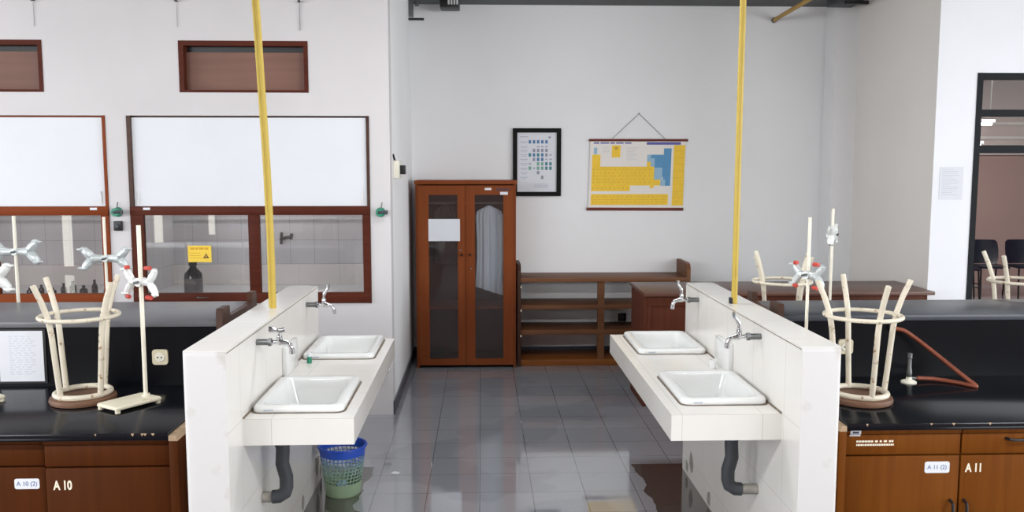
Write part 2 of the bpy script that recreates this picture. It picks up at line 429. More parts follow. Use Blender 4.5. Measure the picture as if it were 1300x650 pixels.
def holed_wall(bm, u0, u1, z0, z1, holes, d0, d1, plane='X'):
    """a wall slab along X (plane 'X', thickness d0..d1 in Y) with rectangular openings"""
    us = sorted({u0, u1, *[h[0] for h in holes], *[h[1] for h in holes]}); zs = sorted({z0, z1, *[h[2] for h in holes], *[h[3] for h in holes]})
    us = [u for u in us if u0 <= u <= u1]; zs = [z for z in zs if z0 <= z <= z1]
    solid = lambda i, j: 0 <= i < len(us) - 1 and 0 <= j < len(zs) - 1 and not any(h[0] < (us[i] + us[i + 1]) / 2 < h[1] and h[2] < (zs[j] + zs[j + 1]) / 2 < h[3] for h in holes)
    V = {}
    def v(i, j, d):
        k = (i, j, d)
        if k not in V: V[k] = bm.verts.new((us[i], d, zs[j]))
        return V[k]
    for i in range(len(us) - 1):
        for j in range(len(zs) - 1):
            if not solid(i, j): continue
            for d in (d0, d1): bm.faces.new((v(i, j, d), v(i + 1, j, d), v(i + 1, j + 1, d), v(i, j + 1, d)))
            for (di, dj, a, b) in ((-1, 0, (i, j), (i, j + 1)), (1, 0, (i + 1, j), (i + 1, j + 1)), (0, -1, (i, j), (i + 1, j)), (0, 1, (i, j + 1), (i + 1, j + 1))):
                if not solid(i + di, j + dj):
                    bm.faces.new((v(*a, d0), v(*b, d0), v(*b, d1), v(*a, d1)))

# ------------------------------------------------------------------ the room
ZC = 3.42            # ceiling height
YL = 6.40            # face of the fume-hood wall
YB = 8.40            # face of the alcove's back wall
XR0, YR = 3.52, 6.68  # corner of the right-hand walls
b = BM(); box(b, -9.2, 12.2, -3.2, 13.7, -0.12, 0); struct('floor', b, 'floor')
b = BM(); box(b, -9.2, 12.2, -3.2, 13.7, ZC, ZC + 0.12); struct('ceiling', b, 'ceil')
b = BM(); box(b, -0.83, 3.67, YB, YB + 0.15, 0, ZC); struct('wall_back', b, 'wall_back')
b = BM(); box(b, -0.82, -0.672, YL + 0.15, YB, 0, ZC); struct('wall_left_return', b, 'wall_back')
HOODS = [(-2.56, -0.82), (-4.45, -2.71)]
VENTS = [(-2.17, -1.25), (-4.05, -3.13)]
b = BM(); holed_wall(b, -9.0, -0.672, 0, ZC, [(x0, x1, 0.85, 2.225) for x0, x1 in HOODS] + [(x0, x1, 2.39, 2.756) for x0, x1 in VENTS], YL, YL + 0.15)
struct('wall_left', b, 'wall')
b = BM(); box(b, 3.31, XR0, 8.14, YB, 0, ZC); struct('column_right', b, 'wall_back')
b = BM(); box(b, XR0, XR0 + 0.15, YR + 0.15, YB, 0, ZC); struct('wall_right_return', b, 'wall_warm')
b = BM(); holed_wall(b, XR0, 9.0, 0, ZC, [(3.835, 5.7, 0.0, 2.58)], YR, YR + 0.15)
bmesh.ops.recalc_face_normals(b, faces=b.faces[:])
for f in b.faces:
    if f.normal.x < -0.5 and f.calc_center_median().x < XR0 + 0.01: f.material_index = 1
struct('wall_right', b, ['wall_bright', 'wall_warm'])
b = BM(); box(b, 3.67, 12.0, 13.5, 13.65, 0, ZC); struct('wall_far', b, 'pink')
b = BM(); box(b, 12.0, 12.15, 6.83, 13.65, 0, ZC); struct('wall_far_right', b, 'pink')
b = BM(); box(b, 3.52, 3.67, 8.55, 13.65, 0, ZC); struct('wall_far_left', b, 'pink')
b = BM(); holed_wall(b, -9.0, 9.0, 0, ZC, [(-8.0, -3.6, 1.6, 3.1), (4.0, 8.2, 1.6, 3.1), (-7.54, -7.36, 0.07, 1.3), (-5.91, -5.75, 0.36, 1.3), (-4.94, -4.82, 0.65, 1.3)], -3.15, -3.0)
struct('wall_rear', b, 'pink')
def side_wall(b, x0, x1, y0, y1):
    box(b, x0, x1, y0, y1, 0, 0.9); box(b, x0, x1, y0, y1, 3.1, ZC); box(b, x0, x1, y0, -0.1, 0.9, 3.1); box(b, x0, x1, 5.2, y1, 0.9, 3.1)
b = BM(); side_wall(b, -9.15, -9.0, -3.15, 6.55); struct('wall_outer_left', b, 'wall_warm')
b = BM(); side_wall(b, 9.0, 9.15, -3.15, 6.83); struct('wall_outer_right', b, 'wall_warm')
b = BM(); box(b, -0.66, 3.31, YB - 0.012, YB, 0, 0.1); struct('baseboard_back', b, 'skirt')
b = BM(); box(b, -0.672, -0.66, YL, YB, 0, 0.1); struct('baseboard_left', b, 'skirt')
b = BM(); box(b, XR0 - 0.012, XR0, YR, 8.14, 0, 0.1); struct('baseboard_right', b, 'skirt')

# boarded vent openings high in the fume-hood wall
for k, (x0, x1) in enumerate(VENTS):
    b = BM(); z0, z1 = 2.39, 2.756
    box(b, x0, x1, YL - 0.004, YL + 0.1, z1 - 0.035, z1); box(b, x0, x1, YL - 0.004, YL + 0.1, z0, z0 + 0.018)
    box(b, x0, x0 + 0.035, YL - 0.004, YL + 0.1, z0 + 0.018, z1 - 0.035); box(b, x1 - 0.03, x1, YL - 0.004, YL + 0.1, z0 + 0.018, z1 - 0.035)
    w = struct('window_%d' % (k + 1), b, 'frame')
    b = BM(); box(b, x0 + 0.035, x1 - 0.03, YL + 0.06, YL + 0.075, z0 + 0.018, z1 - 0.075); struct('board', b, 'board', w)
    b = BM(); box(b, x0 + 0.035, x1 - 0.03, YL + 0.085, YL + 0.095, z1 - 0.08, z1 - 0.035); struct('gap_shade', b, 'blackplastic', w)  # black strip stands in for the shade in the slot above the board

# door opening on the right: dark frame with transom panes
b = BM(); x0, x1 = 3.835, 5.7
for xa in (x0, x1 - 0.045): box(b, xa, xa + 0.045, YR - 0.006, YR + 0.1, 0, 2.58)
for za, zb in ((2.535, 2.58), (2.25, 2.30), (1.965, 2.025)): box(b, x0 + 0.045, x1 - 0.045, YR - 0.004, YR + 0.1, za, zb)
door = struct('door_1', b, 'doorframe')
for za, zb in ((2.025, 2.25), (2.30, 2.535)):
    b = BM(); box(b, x0 + 0.045, x1 - 0.045, YR + 0.045, YR + 0.05, za, zb); struct('transom_pane', b, 'clear', door)
# the room beyond: a band of pale rails on its far wall
for k, z in enumerate((2.52, 2.3, 2.05)):
    b = BM(); box(b, 3.67, 12.0, 13.46, 13.5, z, z + 0.04); struct('trim_%d' % (k + 1), b, 'rail')

# ------------------------------------------------------------------ sink stations
def station(side, xi, xo, ye, label):
    """side -1 left / +1 right; xi inner face, xo outer face of the half wall; ye its far end"""
    t = thing('sink_station', label, 'sink counter', ((xi + xo) / 2, 4.2, 0), 'tiled sink stations')
    x0, x1 = min(xi, xo), max(xi, xo)
    b = BM(); vs = box(b, x0, x1, 3.25, ye, 0, 1.16)
    es = [e for e in b.edges if all(v.co.y < 3.3 or v.co.z > 1.1 for v in e.verts) and (abs(e.verts[0].co.z - e.verts[1].co.z) > .5 or abs(e.verts[0].co.y - e.verts[1].co.y) < .1)
          and all((abs(v.co.x - xo) < .01) or v.co.z > 1.1 for v in e.verts)]
    bmesh.ops.bevel(b, geom=es, offset=0.02, segments=3, profile=0.5, affect='EDGES')
    b.faces.ensure_lookup_table(); bmesh.ops.recalc_face_normals(b, faces=b.faces[:])
    for f in b.faces:
        if f.normal.y < -0.5: f.material_index = 1
    obj('half_wall', b, ['wtile', 'endpaint'], t)
    # counter slab with two cut-outs for the basins
    c0, c1 = (xi, -0.523) if side < 0 else (0.775, xi)
    ys = 3.45
    b = BM()
    holes = [(bx0 + 0.03, bx1 - 0.03, by0 + 0.03, by1 - 0.03) for bx0, bx1, by0, by1 in BASINS[side]]
    gx = sorted({c0, c1, *[h[0] for h in holes], *[h[1] for h in holes]}); gy = sorted({ys, ye, *[h[2] for h in holes], *[h[3] for h in holes]})
    solid = lambda i, j: 0 <= i < len(gx) - 1 and 0 <= j < len(gy) - 1 and not any(h[0] < (gx[i] + gx[i + 1]) / 2 < h[1] and h[2] < (gy[j] + gy[j + 1]) / 2 < h[3] for h in holes)
    V = {}
    def v(i, j, z):
        k = (i, j, z)
        if k not in V: V[k] = b.verts.new((gx[i], gy[j], z))
        return V[k]
    for i in range(len(gx) - 1):
        for j in range(len(gy) - 1):
            if not solid(i, j): continue
            for z in (0.73, 0.84): b.faces.new((v(i, j, z), v(i + 1, j, z), v(i + 1, j + 1, z), v(i, j + 1, z)))
            for di, dj, p, q in ((-1, 0, (i, j), (i, j + 1)), (1, 0, (i + 1, j), (i + 1, j + 1)), (0, -1, (i, j), (i + 1, j)), (0, 1, (i, j + 1), (i + 1, j + 1))):
                if not solid(i + di, j + dj): b.faces.new((v(*p, .73), v(*q, .73), v(*q, .84), v(*p, .84)))
    obj('counter', b, 'wtile', t)
    # raised tile block between the basins
    b = BM(); s = -side
    xa, xb = sorted((xi, xi + s * 0.022)); box(b, xa, xb, 4.16, 4.42, 0.84, 0.985, 0.004)
    obj('splash_block', b, 'ceramic', t)
    # dark joint where the slab meets the half wall, and along its top edge
    b = BM(); xa, xb = sorted((xi, xi + s * 0.006)); box(b, xa, xb, 3.452, 4.158, 0.84, 0.846); box(b, xa, xb, 4.422, ye, 0.84, 0.846)
    obj('grout_joint', b, 'stain', t)
    b = BM(); xa, xb = sorted((xi, xi + s * 0.0015)); box(b, xa, xb, 3.26, ye, 1.149, 1.152)
    obj('edge_joint', b, 'stain', t)
    # peeling plaster low on the inner face
    rnd = random.Random(3 + side)
    for (py, pz, sz) in ((4.95, 0.12, 0.07), (4.55, 0.05, 0.05), (5.05, 0.05, 0.04)):
        poly = []
        for k in range(11):
            a = 2 * PI * k / 11; rr = sz * rnd.uniform(0.6, 1.15)
            poly.append((py + rr * 0.7 * math.cos(a), max(0.002, pz + rr * math.sin(a))))
        b = BM(); prism(b, poly, xi, xi + s * 0.002, 'YZ'); obj('peeling_patch', b, 'plaster', t)
    return t
BASINS = {-1: [(-0.955, -0.578, 3.53, 4.07), (-0.955, -0.578, 4.54, 5.08)], 1: [(0.85, 1.222, 3.585, 4.12), (0.85, 1.222, 4.6, 5.145)]}
station(-1, -0.97, -1.135, 5.1, 'white tiled half wall with two sinks on the left, blue basket at its foot')
station(1, 1.235, 1.393, 5.17, 'white tiled half wall with two sinks on the right of the wet aisle')

# basins
def basin(loc, w, l, label):
    t = thing('sink_basin', label, 'sink', loc, 'white ceramic basins')
    b = BM(); L = []
    def lp(ins, z, r): L.append([Vector((x, y, z)) + Vector(loc) for x, y in rrect(w - 2 * ins, l - 2 * ins, r)])
    lp(0.13, -0.150, 0.05); lp(0.075, -0.14, 0.05); lp(0.04, -0.03, 0.05); lp(0.036, 0.0, 0.045)
    lp(0.004, 0.0, 0.04); lp(0, 0.004, 0.04); lp(0, 0.018, 0.04); lp(0.004, 0.026, 0.04); lp(0.010, 0.029, 0.038)
    lp(0.034, 0.029, 0.034); lp(0.040, 0.026, 0.034); lp(0.044, 0.016, 0.034); lp(0.064, -0.095, 0.045); lp(0.08, -0.122, 0.05); lp(0.11, -0.13, 0.05)
    skin_loops(b, L)
    obj('bowl', b, 'ceramic', t, 50)
    b = BM(); lathe(b, [(0.026, -0.1295), (0.028, -0.127), (0.02, -0.126), (0.008, -0.1285)], 20, loc); obj('drain_ring', b, 'chrome', t)
    b = BM(); L = []
    for ins, z in ((-0.007, 0.0002), (-0.007, 0.002), (0.004, 0.002), (0.004, 0.0002)):
        L.append([Vector((x, y, z)) + Vector(loc) for x, y in rrect(w - 2 * ins, l - 2 * ins, 0.04)])
    skin_loops(b, L, True, False, False); 
    obj('sealant', b, 'stain', t)
    b = BM(); x0 = loc[0] - w / 2 + 0.05 ; y0 = loc[1] - l / 2 - 0.0012
    for k in range(5): box(b, x0 + k * 0.008, x0 + k * 0.008 + 0.006, y0, y0 + 0.002, loc[2] + 0.009, loc[2] + 0.016)
    obj('maker_mark', b, 'ink', t)
    return t
names = {(-1, 0): 'near white basin on the left counter, in front of the other basin', (-1, 1): 'far white basin on the left counter, beside the fume hood wall',
         (1, 0): 'near white basin on the right counter, beside the small white cup', (1, 1): 'far white basin on the right counter, in front of the wooden table end'}
for side in (-1, 1):
    for k, (x0, x1, y0, y1) in enumerate(BASINS[side]):
        basin(((x0 + x1) / 2, (y0 + y1) / 2, 0.84), x1 - x0, y1 - y0, names[(side, k)])

# taps
def tap(loc, s, label, style):
    """s = +1 points to +X"""
    t = thing('tap', label, 'tap', loc, 'wall taps over the basins')
    P = lambda x, y, z: (loc[0] + s * x, loc[1] + y, loc[2] + z)
    b = BM(); tube(b, [P(0.0005, 0, 0), P(0.055, 0, 0)], 0.0135, 14); tube(b, [P(0.05, 0, 0), P(0.064, 0, 0)], 0.018, 6); obj('wall_pipe', b, 'galv', t)
    b = BM(); tube(b, [P(0.06, 0, 0), P(0.072, 0, 0), P(0.085, 0, 0.0), P(0.098, 0, 0.002), P(0.112, 0, 0.0), P(0.128, 0, -0.004)], [0.013, 0.009, 0.009, 0.016, 0.014, 0.010], 14)
    tube(b, [P(0.098, 0, 0.0), P(0.098, 0, 0.022), P(0.098, 0, 0.024), P(0.098, 0, 0.036)], [0.013, 0.012, 0.014, 0.010], 12); obj('body', b, 'chrome', t)
    b = BM(); tube(b, [P(0.122, 0, -0.002), P(0.138, 0, -0.008), P(0.146, 0, -0.02), P(0.148, 0, -0.032), P(0.149, 0, -0.033), P(0.151, 0, -0.052)], [0.010, 0.011, 0.011, 0.010, 0.013, 0.012], 12)
    obj('spout', b, 'chrome', t)
    b = BM()
    if style == 't':
        tube(b, [P(0.098, 0, 0.034), P(0.097, 0, 0.05)], 0.006, 10)
        tube(b, [P(0.055, -0.008, 0.058), P(0.072, -0.005, 0.056), P(0.085, -0.002, 0.052), P(0.097, 0, 0.05), P(0.108, 0.002, 0.05), P(0.12, 0.004, 0.053)], [0.012, 0.013, 0.008, 0.009, 0.010, 0.012], 12)
    else:
        tube(b, [P(0.098, 0, 0.034), P(0.099, 0, 0.06)], 0.007, 10)
        tube(b, [P(0.100, 0, 0.058), P(0.112, -0.004, 0.078), P(0.122, -0.006, 0.088), P(0.122, -0.006, 0.112)], [0.010, 0.008, 0.008, 0.011], 12)
    obj('handle', b, 'chrome', t)
    return t
tap((-0.97, 3.70, 1.105), 1, 'chrome tap on the left half wall, over the near left basin', 't')
tap((-0.97, 4.755, 1.10), 1, 'chrome tap at the far end of the left half wall, over the far left basin', 'l')
tap((1.235, 3.75, 1.105), -1, 'chrome tap with raised lever over the near right basin', 'l')
tap((1.235, 4.86, 1.10), -1, 'chrome tap at the far end of the right half wall, over the far right basin', 'l')

# drain pipes under the counters
def drain(x, y, s, label):
    t = thing('drain_pipe', label, 'pipe', (x, y, 0.41), 'drain pipes under the sinks')
    b = BM(); tube(b, [(x, y, 0.684), (x, y, 0.62), (x - s * 0.004, y, 0.56), (x + s * 0.012, y, 0.50), (x + s * 0.012, y, 0.455), (x + s * 0.004, y, 0.428), (x - s * 0.022, y, 0.412), (x - s * 0.05, y, 0.41)], 0.03, 16)
    obj('bend', b, 'pvc', t)
    b = BM(); tube(b, [(x, y, 0.688), (x, y, 0.64)], 0.034, 16); obj('coupling', b, 'pvc', t)
    xw = -0.97 if s > 0 else 1.235
    b = BM(); tube(b, [(x - s * 0.045, y, 0.41), (xw + s * 0.001, y, 0.41)], 0.024, 14); o = obj('wall_stub', b, 'plaster', t); o['label'] = 'stained stub pipe into the wall'
drain(-0.875, 3.72, 1, 'dark grey bent drain pipe under the left counter')
drain(1.112, 3.74, -1, 'dark grey bent drain pipe under the right counter')

# things on the counters
t = thing('soap_bottle', 'tiny white and green bottle on the left counter between the basins', 'bottle', (-0.945 + 0.045, 4.46, 0.84))
b = BM(); lathe(b, [(0.011, 0.0), (0.013, 0.002), (0.013, 0.03), (0.008, 0.034)], 14, (-0.9, 4.46, 0.84)); obj('body', b, 'green', t)
b = BM(); lathe(b, [(0.009, 0.034), (0.0095, 0.052), (0.008, 0.054)], 14, (-0.9, 4.46, 0.84)); obj('cap', b, 'paper', t)
t = thing('cup', 'small white cup on the right counter between the two basins', 'cup', (1.165, 4.27, 0.84))
b = BM(); lathe(b, [(0.012, 0), (0.016, 0.001), (0.019, 0.045), (0.0175, 0.045), (0.0145, 0.006)], 20, (1.165, 4.27, 0.84)); obj('body', b, 'ceramic', t)

# yellow pipes
t = thing('yellow_pipe', 'leaning yellow conduit rising from the left half wall', 'pipe', (-1.034, 4.276, 1.16), 'yellow pipes rising from the half walls')
b = BM(); tube(b, [(-1.034, 4.276, 1.16), (-1.035, 4.276, 1.5), (-1.043, 4.276, 1.85), (-1.072, 4.276, 2.6), (-1.104, 4.276, ZC)], 0.0155, 16); obj('pipe', b, 'yellow', t)
b = BM(); tube(b, [(-1.046, 4.262, 1.165), (-1.047, 4.262, 1.5), (-1.055, 4.262, 1.85), (-1.084, 4.262, 2.6), (-1.116, 4.262, ZC)], 0.006, 10); obj('cable', b, 'yellow', t)
t = thing('yellow_pipe', 'upright yellow conduit rising from the right half wall', 'pipe', (1.288, 4.346, 1.16), 'yellow pipes rising from the half walls')
b = BM(); tube(b, [(1.288, 4.346, 1.16), (1.291, 4.346, 2.2), (1.298, 4.346, ZC)], 0.0155, 16); obj('pipe', b, 'yellow', t)
b = BM(); tube(b, [(1.277, 4.332, 1.165), (1.281, 4.332, 2.2), (1.287, 4.332, ZC)], 0.006, 10); obj('cable', b, 'yellow', t)
b = BM(); box(b, 1.262, 1.276, 4.325, 4.36, 1.16, 1.19, 0.002); obj('base_clip', b, 'blackplastic', t)
t = thing('yellow_pipe', 'dull yellow pipe running along the ceiling from the back wall', 'pipe', (2.81, 8.38, 3.26))
b = BM(); tube(b, [(2.80, 8.395, 3.255), (2.82, 7.6, 3.29), (2.85, 6.4, 3.33), (2.87, 5.6, 3.36)], 0.02, 14); obj('pipe', b, 'yellow_dirty', t)
b = BM(); tube(b, [(2.80, 8.396, 3.255), (2.8005, 8.37, 3.256)], 0.026, 14); obj('end_cap', b, 'galv', t)
for y, x, z in ((7.4, 2.825, 3.298), (6.0, 2.86, 3.345)):
    b = BM(); tube(b, [(x, y, z), (x, y, ZC)], 0.006, 8); obj('hanger', b, 'galv', t)

# ------------------------------------------------------------------ laboratory benches
def bench(side, x_in, edges, yf, label_w, ymax):
    """worktop slab with the unit edges running away from the half wall"""
    xs = sorted((x_in, edges[-1])); 
    b = BM(); box(b, xs[0], xs[1], yf - 0.03, ymax, 0.77, 0.80, 0.004)
    rnd = random.Random(5)
    o = thing('bench_worktop', label_w, 'worktop', (sum(xs) / 2, yf, 0.77))
    obj('slab', b, 'black_top', o)
    for k in range(14):
        b = BM(); x = rnd.uniform(xs[0] + .02, xs[1] - .03); w = rnd.uniform(0.004, 0.014)
        prism(b, [(x, 0.7995), (x + w, 0.7995), (x + w * 0.6, 0.792 - rnd.uniform(0, .004)), (x + w * .2, 0.795)], yf - 0.0312, yf - 0.0285, 'XZ')
        obj('edge_chip', b, 'cabedge', o)
    return o
def unit(side, xa, xb, yf, label, wood_m, drawer_h, handle, end_panel=False, hz=0.46, support=None):
    x0, x1 = sorted((xa, xb))
    t = thing('lab_cabinet', label, 'cabinet', ((x0 + x1) / 2, yf + 0.3, 0), 'bench cabinets')
    b = BM(); box(b, x0 + 0.001, x1 - 0.001, yf + 0.02, yf + 0.7, 0.06, 0.77); obj('carcass', b, wood_m, t)
    b = BM(); box(b, x0 + 0.001, x1 - 0.001, yf + 0.06, yf + 0.68, 0, 0.06); obj('plinth', b, 'blackplastic', t)
    if support:
        b = BM(); box(b, support, support + 0.04, yf + 0.7, 5.45, 0, 0.77); obj('support_panel', b, wood_m, t)
    zd = 0.655
    d = BM(); box(d, x0 + 0.004, x1 - 0.004, yf, yf + 0.02, zd + 0.004, 0.745, 0.002); dr = obj('drawer', d, wood_m, t)
    d = BM(); box(d, x0 + 0.003, x1 - 0.003, yf - 0.006, yf + 0.02, 0.748, 0.768, 0.002); obj('top_rail', d, wood_m, t)
    d = BM(); box(d, x0 + 0.004, x1 - 0.004, yf, yf + 0.02, 0.075, zd - 0.004, 0.002); do = obj('door', d, wood_m, t)
    if handle:
        hx, = handle[:1]
        h = BM(); tube(h, [(hx, yf - 0.001, hz), (hx, yf - 0.026, hz - 0.008), (hx, yf - 0.03, hz - 0.03), (hx, yf - 0.03, hz - 0.075), (hx, yf - 0.026, hz - 0.097), (hx, yf - 0.001, hz - 0.105)], 0.006, 10)
        obj('pull_handle', h, 'blackplastic', do)
    if end_panel:
        xe0, xe1 = (x1, x1 + 0.035) if side < 0 else (x0 - 0.03, x0)
        e = BM(); box(e, xe0, xe1, yf - 0.03, yf + 0.7, 0, 0.768, 0.003); obj('end_panel', e, wood_m, t)
        e = BM(); prism(e, [(xe0, 0.768), (xe1, 0.768), (xe1 - 0.008 if side < 0 else xe1, 0.79), (xe0 if side < 0 else xe0 + 0.008, 0.79)], yf - 0.03, yf + 0.7, 'XZ')
        w = obj('worn_edge', e, 'cabedge', t)
    return t, dr, do
# left bench
bench(-1, -1.251, [-1.25, -3.3], 3.43, 'glossy black worktop of the left bench under an upturned stool', 5.55)
eL = [-1.25, -1.757, -2.27, -2.78, -3.29]
u1 = unit(-1, eL[0], eL[1], 3.43, 'dark wood bench cabinet stencilled A 10, beside the left half wall', 'cab', 0, (-1.72,), True, 0.38, -1.32)
u2 = unit(-1, eL[1], eL[2], 3.445, 'dark wood bench cabinet with the white A 10 (2) label', 'cab', 0, (-1.80,), False, 0.38)
unit(-1, eL[2], eL[3], 3.445, 'dark wood bench cabinet left of the A 10 (2) cabinet', 'cab', 0, (-2.74,), False, 0.38)
unit(-1, eL[3], eL[4], 3.445, 'dark wood bench cabinet at the left end of the left bench', 'cab', 0, (-2.84,), False, 0.38, -3.25)
lettering('stencil_lettering', 'A 10', 0.052, (-1.687, 3.4294, 0.579), 'whitepaint', u1[2], sx=0.72, bold=0.03)
def label_plate(x0, x1, z0, z1, y, text, par, size):
    b = BM(); poly = [((x0 + x1) / 2 + u, (z0 + z1) / 2 + v) for u, v in rrect(x1 - x0, z1 - z0, 0.009)]
    prism(b, poly, y, y - 0.0012, 'XZ'); p = obj('label_plate', b, 'paper', par); p['label'] = 'white label'
    lettering('label_lettering', text, size, ((x0 + x1) / 2, y - 0.0014, (z0 + z1) / 2), 'blueink', par, sx=0.95)
label_plate(-1.885, -1.786, 0.562, 0.605, 3.445, 'A 10 (2)', u2[2], 0.026)
# right bench
bench(1, 1.50, [1.5, 3.6], 3.46, 'glossy black worktop of the right bench with a coiled gas hose', 5.55)
eR = [1.50, 2.0, 2.5, 3.0, 3.55]
v1 = unit(1, eR[0], eR[1], 3.46, 'orange-brown bench cabinet with the white A 11 (2) label', 'cab2', 0, (1.963,), True, 0.46, 1.53)
v2 = unit(1, eR[1], eR[2], 3.46, 'orange-brown bench cabinet stencilled A 11 at the right edge', 'cab2', 0, (2.022,), False)
unit(1, eR[2], eR[3], 3.46, 'orange-brown bench cabinet right of the A 11 cabinet', 'cab2', 0, (2.963,), False)
unit(1, eR[3], eR[4], 3.46, 'orange-brown bench cabinet at the right end of the right bench', 'cab2', 0, (3.04,), False, 0.46, 3.48)
lettering('stencil_lettering', 'A 11', 0.05, (2.06, 3.4594, 0.596), 'whitepaint', v2[2], sx=0.75, bold=0.03)
label_plate(1.849, 1.955, 0.577, 0.626, 3.46, 'A 11 (2)', v1[2], 0.026)
b = BM(); box(b, 1.525, 1.57, 3.4585, 3.46, 0.739, 0.7448); box(b, 1.525, 1.57, 3.4527, 3.454, 0.7485, 0.764); o = obj('sticker', b, 'paper', v1[1]); o['label'] = 'small white sticker'
b = BM(); box(b, 1.535, 1.56, 3.4517, 3.453, 0.752, 0.760); obj('sticker_print', b, 'ink_dark', v1[1])
b = BM(); rnd = random.Random(9)
for z0 in (0.712, 0.697):
    x = 1.554
    while x < 1.712:
        w = rnd.uniform(0.004, 0.010) if z0 < 0.7 else rnd.uniform(0.006, 0.014)
        box(b, x, x + w, 3.459, 3.4602, z0, z0 + 0.008); x += w + (0.002 if z0 < 0.7 else rnd.choice((0.002, 0.002, 0.008)))
o = obj('worn_print', b, 'whitepaint', v1[1]); o['label'] = 'two worn lines of small white print'
b = BM(); tube(b, [(2.19, 3.461, 0.724), (2.195, 3.44, 0.724), (2.21, 3.436, 0.722), (2.26, 3.436, 0.722), (2.275, 3.44, 0.724), (2.28, 3.461, 0.724)], 0.006, 10); obj('pull_handle', b, 'blackplastic', v2[1])

# raised black ledges along the benches, with notched wooden end boards
def ledge(side, xa, xb, y0, y1, top, label):
    x0, x1 = sorted((xa, xb))
    t = thing('bench_ledge', label, 'bench ledge', ((x0 + x1) / 2, (y0 + y1) / 2, 0.80))
    b = BM(); box(b, x0, x1, y0, y1, 0.80, 1.088); obj('box', b, 'black', t)
    b = BM(); box(b, x0, x1, y0 - 0.012, y1 + 0.012, 1.088, 1.116, 0.003); obj('top_board', b, top, t)
    xe = (xa, xa + 0.03) if side < 0 else (xa - 0.03, xa)
    ear = 0.05
    poly = [(y0 - 0.02, 0.80), (y1 + 0.02, 0.80), (y1 + 0.02, 1.16), (y1 + 0.01, 1.175), (y1 - 0.06, 1.175), (y1 - 0.07, 1.165), (y1 - 0.07, 1.128), (y1 - 0.15, 1.12),
            (y0 + 0.13, 1.12), (y0 + 0.11, 1.128), (y0 + 0.11, 1.165), (y0 + 0.10, 1.175), (y0 - 0.01, 1.175), (y0 - 0.02, 1.16)]
    b = BM(); prism(b, poly, xe[0], xe[1], 'YZ'); obj('notched_end_board', b, 'darkwood', t)
    return t
lL = ledge(-1, -1.28, -3.3, 4.18, 4.78, 'reflect_top', 'black ledge with reflection-grey top along the left bench, white paper on it')
lR = ledge(1, 1.50, 3.6, 4.23, 4.70, 'dark_top', 'black ledge with dark top along the right bench, red hose on it')
def socket(x, z, y, label):
    t = thing('socket', label, 'socket', (x, y, z), 'cream sockets on the ledges')
    b = BM(); prism(b, [(x + u, z + v) for u, v in rrect(0.074, 0.074, 0.014)], y - 0.012, y, 'XZ'); obj('plate', b, 'creamplastic', t)
    b = BM(); lathe(b, [(0.022, -0.0165), (0.024, -0.012)], 20, (x, y, z), 'Y'); obj('outlet', b, 'creamplastic2', t)
    b = BM()
    for dx in (-0.009, 0.009): lathe(b, [(0.004, -0.0175), (0.004, -0.0165)], 10, (x + dx, y, z), 'Y')
    obj('pin_holes', b, 'blackplastic', t)
socket(-1.557, 0.94, 4.18, 'cream square socket on the left black ledge, right of the upturned stool')
socket(1.822, 0.957, 4.23, 'cream square socket on the right black ledge, behind the stool legs')
# sheet on the left ledge
t = thing('notice_sheet', 'large white printed sheet on the left black ledge', 'paper', (-2.2, 4.18, 0.826))
b = BM(); box(b, -2.335, -2.098, 4.174, 4.18, 0.816, 1.082); obj('backing', b, 'blackplastic', t)
b = BM(); box(b, -2.32, -2.11, 4.171, 4.174, 0.826, 1.072); obj('sheet', b, 'paper', t)
b = BM(); 
for k in range(17):
    z = 1.045 - k * 0.0115
    x = -2.27
    while x < -2.16:
        w = random.uniform(0.01, 0.03); box(b, x, min(x + w, -2.14), 4.1703, 4.1712, z, z + 0.002); x += w + 0.012
obj('print', b, 'ink', t)

# ------------------------------------------------------------------ upturned stools
def make_stool(loc):
    t = thing('lab_stool', 'stool', 'stool', (0, 0, 0), 'upturned lab stools')
    b = BM(); lathe(b, [(0.128, 0.0), (0.138, 0.004), (0.141, 0.014), (0.138, 0.026), (0.13, 0.03)], 40); obj('seat', b, 'seat', t)
    b = BM(); torus(b, (0, 0, 0.042), 0.114, 0.0125, 40, 10); obj('seat_ring', b, 'cream', t)
    b = BM(); torus(b, (0, 0, 0.392), 0.163, 0.0095, 44, 10); obj('foot_ring', b, 'cream', t)
    for k in range(4):
        a = PI / 4 + k * PI / 2; d = Vector((math.cos(a), math.sin(a), 0))
        pts = [d * 0.112 + Vector((0, 0, 0.034)), d * 0.124 + Vector((0, 0, 0.15)), d * 0.141 + Vector((0, 0, 0.33)), d * 0.153 + Vector((0, 0, 0.40)), d * 0.180 + Vector((0, 0, 0.475)), d * 0.214 + Vector((0, 0, 0.55))]
        b = BM(); tube(b, pts, 0.0125, 12); lg = obj('leg', b, 'cream', t)
    return t
st = make_stool(None)
st.location = (1.705, 3.78, 0.80); st.rotation_euler = (0, 0, math.radians(-43)); st['label'] = 'upturned cream stool on the right worktop, by the half wall end'
dup(st, (-1.805, 3.90, 0.80), math.radians(17), 'upturned cream stool on the left worktop, in front of the white sheet')
dup(st, (1.745, 4.95, 0.80), math.radians(-18), 'upturned cream stool behind the right ledge, near the yellow pipe')
dup(st, (3.14, 4.92, 0.80), math.radians(-11), 'upturned cream stool behind the right ledge, in front of the dark doorway')

